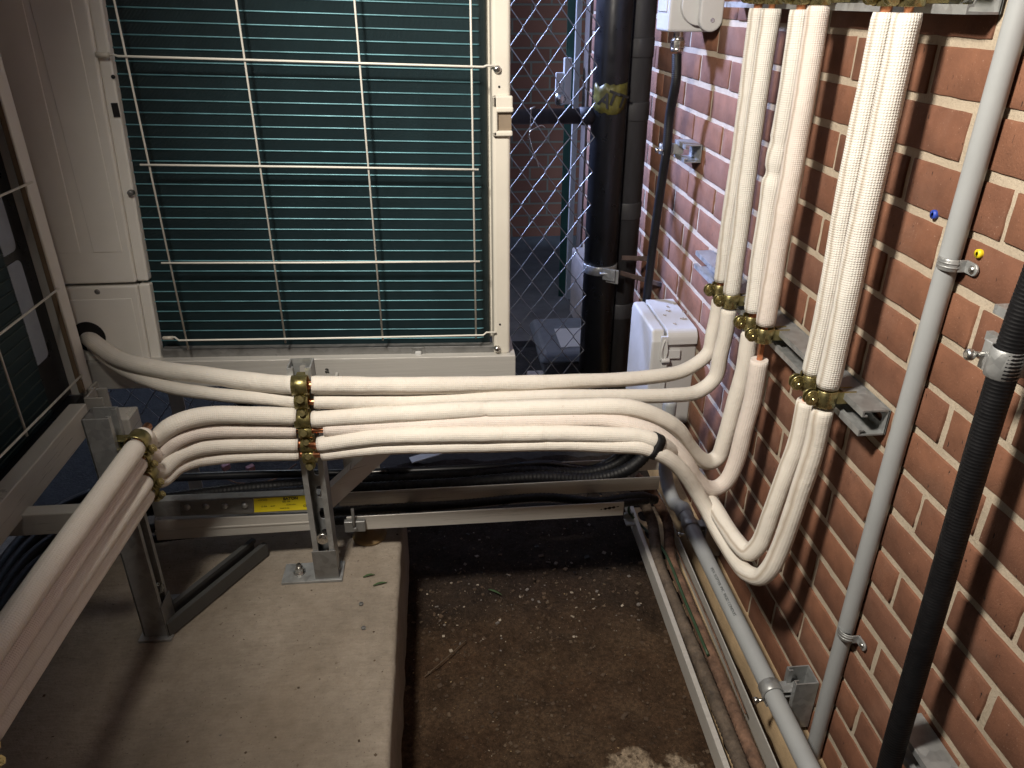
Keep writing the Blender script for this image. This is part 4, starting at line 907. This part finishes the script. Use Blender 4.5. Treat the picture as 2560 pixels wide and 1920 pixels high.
for (z0_, z1_) in ((H - .395, H + .05), (H - .60, H - .412), (H + .07, H + .4)):
    pts = []; yA, yB = 1.322, 1.368; rr_ = .012
    for cy_, cz_, a0 in ((yB - rr_, z1_ - rr_, 0), (yA + .002, z1_ - .002, 90), (yA + .002, z0_ + .002, 180), (yB - rr_, z0_ + rr_, 270)):
        r_ = rr_ if cy_ > 1.34 else .002
        for i in range(5): an = R(a0 + 22.5 * i); pts.append(V(LX - .0238, cy_ + math.cos(an) * r_, cz_ + math.sin(an) * r_))
    mb.prism(pts, V(.0012, 0, 0))
mb.build('plate_windows', bl, ep)
mb = MB(); mb.box((LX - .045, 1.412, lzb - .01), (LX, ly1, lzt)); mb.build('corner_post', M['ivoryd'], l, .004, 3)
mb = MB(); mb.box((LX - .008, 1.404, lzb), (LX + .002, 1.412, lzt)); mb.build('post_lip', simple('brown_lip', (.22, .16, .10), .6), l, .001)
mb = MB(); mb.box((LX - .03, ly1 - .03, lzb - .055), (LX - .004, ly1 - .004, lzb - .01)); mb.build('foot_tab', M['ivoryd'], l, .003)
mb = MB(); gx_ = LX + .014
for pp in ([(0, 490), (80, 455)], [(0, 835), (146, 722)], [(0, 1142), (204, 938)]):
    P = [at_x(a, b, gx_) for a, b in pp]; dv = P[0] - P[1]; mb.tube([P[1], P[0], P[0] + dv * (.55 - P[0].y) / dv.y], .0021, 8)
for pp in ([(-5, 842), (68, 1090)], [(108, 560), (203, 948)]):
    P = [at_x(a, b, gx_ - .004) for a, b in pp]; mb.tube([V(P[1].x, P[1].y, P[0].z + .9), P[1]], .0021, 8)
for y in (.98, .82, .66): mb.tube([V(gx_ - .004, y, lzb + .01), V(gx_ - .004, y, lzt)], .0021, 8)
for z in (H - .05, H + .2, H + .45): mb.tube([V(gx_, .55, z), V(gx_, 1.40, z)], .0021, 8)
mb.build('wire_guard', M['wire'], l)
mb = MB(); mb.box((LX - .05, .54, lzb - .035), (LX + .002, 1.40, lzb - .002)); mb.build('base_tray', M['black'], l, .003)
s2 = thing('unit_stand', (LX, .9, ZT), 'dull aluminium stand under the left outdoor unit', 'stand')
rxp = -.665; a, b = at_x(204, 1046, rxp), at_x(218, 1092, rxp)
mb = MB(); mb.box((rxp - .03, .5, b.z), (rxp, a.y + .03, b.z + .055)); mb.build('side_rail', M['alu'], s2, .002)
mb = MB(); a, b = at_y(60, 1288, 1.02), at_y(60, 1340, 1.02); mb.box((-.90, 1.02, b.z), (-.56, 1.045, a.z)); mb.build('cross_rail', M['alu'], s2, .002)
for y in (.56, 1.36): mb = MB(); mb.box((rxp - .035, y, ZT), (rxp - .031, y + .05, .56)); mb.box((rxp - .031, y, ZT), (rxp, y + .004, .56)); mb.build('leg', M['alu'], s2, .001)
mb = MB(); mb.box((-.66, 1.27, .40), (-.585, 1.32, .56)); mb.build('corner_bracket', M['alu'], s2, .003)

# ================================================================== CABLE TRAYS
tz = .302
def rail_y(py_, px=1200): d = ray(px, py_); k = (tz - H) / d.z; return d.y * k
yA, yB, yC = rail_y(1215), rail_y(1275), rail_y(1166)
t = thing('cable_tray', (.12, 1.34, .2), 'low aluminium cable tray with black cables crossing behind the pipes', 'cable tray')
def xr_(px, py): return at_z(px, py, tz).x
for y, xa, xb, nm in ((yA, xr_(845, 1232), xr_(1652, 1196), 'middle_rail'), (yB, xr_(866, 1292), xr_(1563, 1262), 'front_rail'), (yC, xr_(905, 1178), xr_(1652, 1149), 'back_rail')):
    mb = MB(); mb.box((xa, y, tz - .034), (xb, y + .003, tz)); mb.box((xa, y + .003, tz - .0335), (xb, y + .026, tz - .031)); mb.build('side_rail', M['alu'], t, .0006, 1)
for x in (-.10, .10, .30): mb = MB(); mb.box((x, yB + .03, tz - .040), (x + .025, yC - .002, tz - .0345)); mb.build('rung', M['galvd'], t)
mb = MB(); q = at_z(900, 1310, tz - .02); mb.box((q.x - .03, yB - .012, tz - .030), (q.x + .012, yB - .001, tz - .004)); mb.cyl((q.x - .008, yB - .012, tz - .018), (q.x - .008, yB - .02, tz - .018), .004, 8); mb.tube([(q.x - .010, yB - .013, tz + .03), (q.x - .010, yB - .016, tz - .012)], .0035, 8); mb.build('splice_plate', M['galvd'], t, .001, 1)
# left rails between the posts: labelled channel and brushed bar
t = thing('strut_channel', at_y(600, 1265, 1.265), 'horizontal channel with yellow printed label behind the strut posts', 'bracket')
mb = MB(); a, b, c, d = at_y(378, 1254, 1.265), at_y(800, 1236, 1.265), at_y(800, 1279, 1.265), at_y(386, 1293, 1.265)
mb.prism([d, c, b, a], V(0, .02, 0)); mb.build('channel', M['galv'], t, .001)
mb = MB(); a, b, c, d = at_y(450, 1254, 1.2625), at_y(632, 1247, 1.2625), at_y(634, 1282, 1.2625), at_y(452, 1289, 1.2625); mb.prism([d, c, b, a], V(0, .003, 0)); pl = mb.build('joint_plate', M['galvd'], t, .0005, 1)
for px in (468, 515, 562, 612): q = at_y(px, 1268 - (px - 468) * .035, 1.262); mb = MB(); mb.tube([q + V(0, .002, 0), q - V(0, .003, 0), q - V(0, .005, 0)], lambda i, t, a: (.0068, .0055, .002)[i], 12); mb.build('rivet', M['galv'], pl)
mb = MB(); a, b, c, d = at_y(634, 1247, 1.2638), at_y(768, 1239, 1.2638), at_y(768, 1274, 1.2638), at_y(636, 1281, 1.2638); mb.prism([d, c, b, a], V(0, .0008, 0)); lb = mb.build('paper_label', M['yellow'], t)
xd = (b - a).normalized(); ydv = (a - d).normalized()
def lt_(s, size, px, py, bold=0): text(s, size, at_y(px, py, 1.2628), xd, ydv, M['ink'], lb, bold=bold, depth=.0001)
lt_('EATON', .0085, 708, 1250, .0003); lt_('B22 100', .0045, 706, 1256); lt_('ASTM A1011', .0035, 716, 1263); lt_('12 GA', .0045, 652, 1268); lt_('CE', .007, 758, 1267); lt_('MADE IN USA', .003, 700, 1272); lt_('10 FT', .004, 676, 1267); lt_('B-LINE SERIES', .003, 645, 1252)
t = thing('crossbar', at_y(600, 1320, 1.26), 'brushed aluminium crossbar under the yellow labelled channel', 'bar')
mb = MB(); a, b, c, d = at_y(384, 1302, 1.268), at_y(782, 1284, 1.268), at_y(785, 1326, 1.268), at_y(392, 1352, 1.268); mb.prism([d, c, b, a], V(0, .025, 0)); mb.build('bar', M['alu'], t, .002)
mb = MB(); e = V(0, -.0015, 0); m1, m2 = (a + d) / 2, (b + c) / 2; mb.prism([m1 + e - V(0, 0, .0015), m2 + e - V(0, 0, .0015), m2 + e + V(0, 0, .0015), m1 + e + V(0, 0, .0015)], V(0, .002, 0)); mb.build('ridge', M['alu'], t)
# cables
def cable(pts, r, m, label, group=None, rib=False, per=8, name='cable'):
    t = thing(name, Vector(pts[0]), label, 'cable', group); mb = MB()
    if rib: ribbed(mb, pts, r, .009, .05, 12)
    else: mb.tube(spline(pts, per), r, 12)
    mb.build('sheath', m, t); return t
zc = tz - .018
cy = yA + .030
G1 = 'black cables lying in the low tray'
q1, q2, q3 = at_y(1500, 1205, yA + .05), at_y(1580, 1160, yA + .12), at_y(1632, 1105, yA + .20)
cable([V(-.75, cy + .035, zc - .03), V(-.4, cy + .035, zc), V(0, cy + .035, zc + .002), V(.18, cy + .035, zc + .006), at_y(1470, 1181, cy + .030), at_y(1540, 1160, cy + .032), at_y(1583, 1124, cy + .04), at_y(1606, 1080, cy + .06), at_y(1618, 1030, cy + .10)], .0135, M['rubber'], 'rearmost black cable in the tray, curving up toward the box', G1, True)
cable([V(-.75, cy + .004, zc - .03), V(-.4, cy + .006, zc - .002), V(0, cy + .006, zc + .001), V(.2, cy + .008, zc + .006), at_y(1480, 1198, cy + .008), at_y(1555, 1180, cy + .010), at_y(1605, 1144, cy + .02), at_y(1632, 1095, cy + .05), at_y(1646, 1040, cy + .10)], .0150, M['rubber'], 'thick black cable in front of the rearmost one, curving up', G1, True)
cable([V(-.75, cy + .06, zc + .02), V(-.45, cy + .06, zc + .018), V(-.2, cy + .055, zc + .012), V(.1, cy + .05, zc + .012), V(.22, cy + .05, zc + .014), at_y(1480, 1172, cy + .04), at_y(1545, 1140, cy + .04), at_y(1575, 1108, cy + .05), at_y(1592, 1060, cy + .08)], .009, M['black'], 'thin glossy black cable resting on the others in the tray', G1)
cyb = yB + .028
e1, e2 = at_y(1600, 1262, cyb + .0), at_y(1655, 1300, cyb - .10)
cable([V(-.8, cyb + .03, zc - .04), V(-.42, cyb + .03, zc - .012), V(0, cyb + .026, zc - .004), V(.2, cyb + .03, zc), at_z(1500, 1254, zc + .004), at_z(1600, 1240, zc + .01), at_z(1640, 1250, zc - .01)], .0095, M['rubber'], 'front black cable in the tray with cable ties', G1, True)
cable([V(-.8, cyb, zc - .05), V(-.42, cyb, zc - .016), V(0, cyb, zc - .008), V(.2, cyb + .004, zc - .006), at_z(1480, 1270, zc), at_z(1560, 1258, zc + .008), at_z(1620, 1250, zc)], .0085, M['rubber'], 'black ribbed cable closest to the front tray rail', G1, True)
for i, (dp, rr_, lab) in enumerate(((0, .013, 'highest'), (30, .012, 'second'), (62, .012, 'third'), (98, .013, 'lowest'))):
    cable([at_z(230 + dp * .2, 1235 + dp * .6, .29), at_z(150, 1272 + dp, .285), at_z(70, 1335 + dp, .28), at_z(0, 1420 + dp * 1.1, .275), at_z(-70, 1540 + dp * 1.2, .27), at_z(-200, 1800 + dp * 1.2, .26)], rr_, M['rubber'], '%s black cable of the loose bundle under the left outdoor unit' % lab, 'black cables under the left outdoor unit')
# tray along the wall
zl = .085
tA, tB = at_z(1565, 1240, zl), at_z(1812, 1920, zl)
t = thing('cable_tray', (tB.x + .04, 1.1, 0), 'narrow perforated cable tray running along the foot of the brick wall', 'cable tray')
dv = (tB - tA); dl = dv.normalized(); E2 = tB + dl * .35; sd_ = V(-dl.y, dl.x, 0); sd_ = sd_ if sd_.x > 0 else -sd_
mb = MB(); mb.obox((tA + E2) / 2 - V(0, 0, .020), dl, sd_, (0, 0, 1), (E2 - tA).length / 2, .0012, .020); mb.obox((tA + E2) / 2 + sd_ * .004, dl, sd_, (0, 0, 1), (E2 - tA).length / 2, .005, .0012); mb.build('side_rail', M['alux'], t, .0004, 1)
TW = .088
mb = MB(); slot_plate(mb, tA + sd_ * (TW / 2) - V(0, 0, .040), dl, sd_, V(0, 0, 1), (E2 - tA).length, TW / 2, .0015, .075, .046, .034); mb.build('perforated_floor', M['tan'], t)
mb = MB(); mb.obox((tA + E2) / 2 - V(0, 0, .016) + sd_ * TW, dl, sd_, (0, 0, 1), (E2 - tA).length / 2, .0012, .024); mb.build('side_rail', M['alux'], t, .0004, 1)
mb = MB(); q = tA + dl * .10 - sd_ * .012 - V(0, 0, .006); mb.obox(q, dl, sd_, (0, 0, 1), .016, .012, .0022); mb.obox(q + V(0, 0, .010) - dl * .012, dl, sd_, (0, 0, 1), .003, .012, .008); mb.build('tray_clip', M['galv'], t, .001, 1)
def intr(f, s, z): return tA + (E2 - tA) * f + sd_ * (TW * s) + V(0, 0, z - zl)
cable([at_z(1560, 1196, zl + .10), at_z(1592, 1228, zl + .085), at_z(1612, 1262, zl + .05), at_z(1630, 1305, zl + .018), intr(.22, .24, zl - .004), intr(.3, .27, zl - .010), intr(.5, .36, zl - .014), intr(.7, .40, zl - .016), intr(.85, .36, zl - .016), intr(1, .38, zl - .016)], .0135, M['dustc'], 'dusty brown ribbed cable on the left of the wall tray', 'dusty cables in the wall tray', True)
cable([at_z(1590, 1190, zl + .11), at_z(1622, 1222, zl + .09), at_z(1646, 1258, zl + .05), at_z(1668, 1305, zl + .014), intr(.22, .60, zl - .002), intr(.3, .62, zl - .008), intr(.5, .68, zl - .012), intr(.7, .70, zl - .014), intr(1, .72, zl - .014)], .0125, M['rust'], 'rusty ribbed cable on the right of the wall tray', 'dusty cables in the wall tray', True)
cable([at_z(1604, 1236, zl + .07), at_z(1580, 1250, zl + .04), at_z(1572, 1278, zl + .02), at_z(1600, 1310, zl - .015), intr(.2, .45, zl + .006), intr(.35, .50, zl + .004), intr(.48, .54, zl + .002)], .0032, M['gwire'], 'thin green wire lying between the two dusty cables', None, False, 8, 'wire')
cable([intr(.1, .80, zl + .0), intr(.3, .86, zl + .002), intr(.45, .90, zl - .002), intr(.6, .86, zl - .004)], .0018, M['rust'], 'thin rusty wire along the right edge of the wall tray', None, False, 8, 'wire')
# ------------------------------------------------------------------ low grey pipe
px_, pz_, pr = .556, H - 1.105, .0170
t = thing('conduit', (px_, 1.4, pz_), 'grey pipe curving down beside the box and along the wall foot', 'conduit')
pts = [V(px_ - .01, 1.68, bb + .03), V(px_ - .012, 1.675, bb - .02)]
pts = [at_x(1664, 1105, px_ - .016), at_x(1662, 1150, px_ - .016), at_x(1667, 1203, px_ - .012), at_x(1684, 1253, px_ - .004), V(px_, 1.452, pz_ + .001), V(px_, 1.38, pz_)]
pts = [pts[0] + V(0, 0, .12)] + pts + [V(px_, .9, pz_), V(px_, .2, pz_), V(px_, -.5, pz_)]
mb = MB(); mb.tube(spline(pts, 10), pr, 24); mb.build('pipe', M['pvc'], t)
mb = MB(); mb.tube([V(px_, 1.462, pz_ + .001), V(px_, 1.428, pz_)], pr * 1.16, 24); mb.build('collar', M['pvc'], t, .002)
text('IPEX  SCEPTER  PVC  RIGID CONDUIT', .0085, V(px_ - .0095, 1.225, pz_ + .0147), (0, -1, 0), V(1, 0, .62), M['inkp'], t, depth=.0001)
for i, (px, py) in enumerate(((1706, 1306), (1945, 1800))):
    c = at_z(px, py, pz_ + .012); c = V(px_, c.y if i == 0 else .914, pz_)
    z_lo = .06; ys = c.y - .004
    t = thing('strut_channel', (WX, ys, .06), ('far' if i == 0 else 'near') + ' upright strut stub holding the low grey pipe', 'bracket')
    mb = MB(); strut(mb, V(WX - .003, ys, z_lo + .012), V(WX - .003, ys, pz_ + .038), (-1, 0, 0), slots=False); mb.build('channel', M['galv'], t)
    cond_clamp(c, (0, 1, 0), (-1, 0, 0), .0176, ('far' if i == 0 else 'near') + ' steel clamp round the low grey pipe', w=.0125, screw_s=-1)

# ================================================================== LITTER
def blade(pa, pb, z, label):
    a, b = at_z(*pa, z), at_z(*pb, z); d = (b - a); s = V(-d.y, d.x, 0).normalized(); mb = MB(); n = 6
    for i in range(n + 1):
        f = i / n; w = .0022 * math.sin(math.pi * min(1, f * .9 + .1)) + .0004; p = a.lerp(b, f) + V(0, 0, .002 + .003 * math.sin(math.pi * f))
        mb.v += [p - s * w, p + V(0, 0, -.0008), p + s * w]
    for i in range(n):
        for q in range(2): k = i * 3 + q; mb.face((k, k + 1, k + 4, k + 3), True)
    o = mb.build('grass_blade', M['green']); tag(o, label, 'leaf', 'fallen green grass blades'); m_ = o.modifiers.new('thick', 'SOLIDIFY'); m_.thickness = .0006
blade((908, 1445), (938, 1438), ZT, 'short green grass blade near the middle post foot')
blade((933, 1466), (968, 1458), ZT, 'longer green grass blade near the slab groove')
blade((1221, 1475), (1255, 1489), .004, 'green grass blade lying on the dark dirt')
for i, (px, py, lab) in enumerate(((566, 1174, 'left pink foam scrap on the gravel'), (627, 1178, 'right pink foam scrap on the gravel'))):
    c = at_z(px, py, .0); mb = MB(); mb.obox(c + V(0, 0, .010), V(.8, .6, .1).normalized(), V(-.6, .8, 0), (0, 0, 1), .012, .009, .009); tag(mb.build('foam_scrap', M['pink'], None, .003), lab + ' behind the tray', 'scrap', 'pink foam scraps')
c = at_z(1065, 1150, .0); mb = MB(); mb.obox(c + V(0, 0, .015), V(.95, .3, .1).normalized(), V(-.3, .95, 0), V(0, 0, 1), .048, .016, .0015); mb.obox(c + V(.02, .01, .02), V(.9, .3, .2).normalized(), V(-.3, .9, .2), V(0, 0, 1), .036, .010, .001); tag(mb.build('plastic_wrapper', M['white']), 'crumpled clear plastic wrapper on the dark ground behind the pipes', 'wrapper')
cable([at_z(470, 1185, 0.005), at_z(545, 1190, .008), at_z(600, 1208, .006), at_z(680, 1200, .006), at_z(740, 1160, .006)], .0022, M['rust'], 'thin brown wire curving over the gravel behind the posts', None, False, 8, 'wire')
mb = MB(); mb.tube(spline([at_z(1061, 1692, .006), at_z(1110, 1650, .010), at_z(1165, 1600, .008)], 6), .0011, 6); tag(mb.build('twig', M['twig']), 'thin curved twig lying on the dirt beside the slab', 'twig')
def bits(name, region, n, z, mats, smin, smax, label, kind='stuff'):
    mb = MB(); k = 0
    while k < n:
        x, y = region(); s = smin + (smax - smin) * random.random() ** 3; an = random.random() * 6.28
        d = V(math.cos(an), math.sin(an), random.uniform(-.3, .3)).normalized(); b = V(-math.sin(an), math.cos(an), random.uniform(-.3, .3)).normalized()
        e = random.choice((.2, .35, .8, .9)); nrm = d.cross(b)
        zz = z(x, y) if callable(z) else z
        mb.obox(V(x, y, zz + s * .25), d, b, nrm, s * random.uniform(.6, 1.0), s * e, s * random.uniform(.12, .4), random.choice(range(len(mats))) if random.random() < .9 else 0); k += 1
    tag(mb.build(name, mats), label, 'litter', kind=kind)
def dz_(x, y): return -.004 + .012 * noise.fractal(Vector((x * 9, y * 9, 0)), .8, 2.1, 5)
crumb = simple('soil_crumb', (.07, .045, .028), .95, var=.4); straw = simple('straw', (.28, .20, .11), .8, var=.3); stone = simple('pebble', (.16, .14, .125), .85, var=.3)
bits('soil_crumbs', lambda: (random.uniform(-.11, .47), random.uniform(.55, 1.45)), 2400, dz_, [crumb, crumb, crumb, M['twig']], .0008, .0048, 'loose soil crumbs and grit over the dirt')
bits('pale_flecks', lambda: (random.gauss(.02, .10) if random.random() < .7 else random.uniform(-.1, .45), random.uniform(.6, 1.4)), 190, dz_, [straw, M['chip'], straw], .0005, .0024, 'pale straw and chip flecks scattered on the dirt')
bits('wet_gravel', lambda: (random.uniform(-.9, .5), random.uniform(1.40, 1.85)), 500, 0.0, [crumb, stone, M['rubber']], .002, .007, 'dark wet gravel and rubble behind the cable tray')
bits('rubble_chips', lambda: (random.uniform(-.08, .42), random.uniform(1.18, 1.42)), 130, dz_, [M['chip'], stone, stone], .0012, .0050, 'pale chips and rubble in the dark strip by the tray')
bits('slab_specks', lambda: (random.uniform(-.75, -.12), random.uniform(.6, 1.35)), 260, ZT, [crumb, M['twig'], M['chip'], stone], .0006, .0026, 'dust and specks scattered on the slab')
for (px, py) in ((903, 1511), (909, 1571)):
    c = at_z(px, py, ZT); mb = MB(); mb.tube([c, c + V(0, 0, .003), c + V(0, 0, .0035), c + V(0, 0, .002)], lambda i, t, a: (.0045, .0042, .0025, .002)[i], 14); tag(mb.build('anchor_stub', M['galvd']), ('far' if py < 1540 else 'near') + ' small round steel anchor stub set in the slab', 'anchor', 'anchor stubs in the slab')
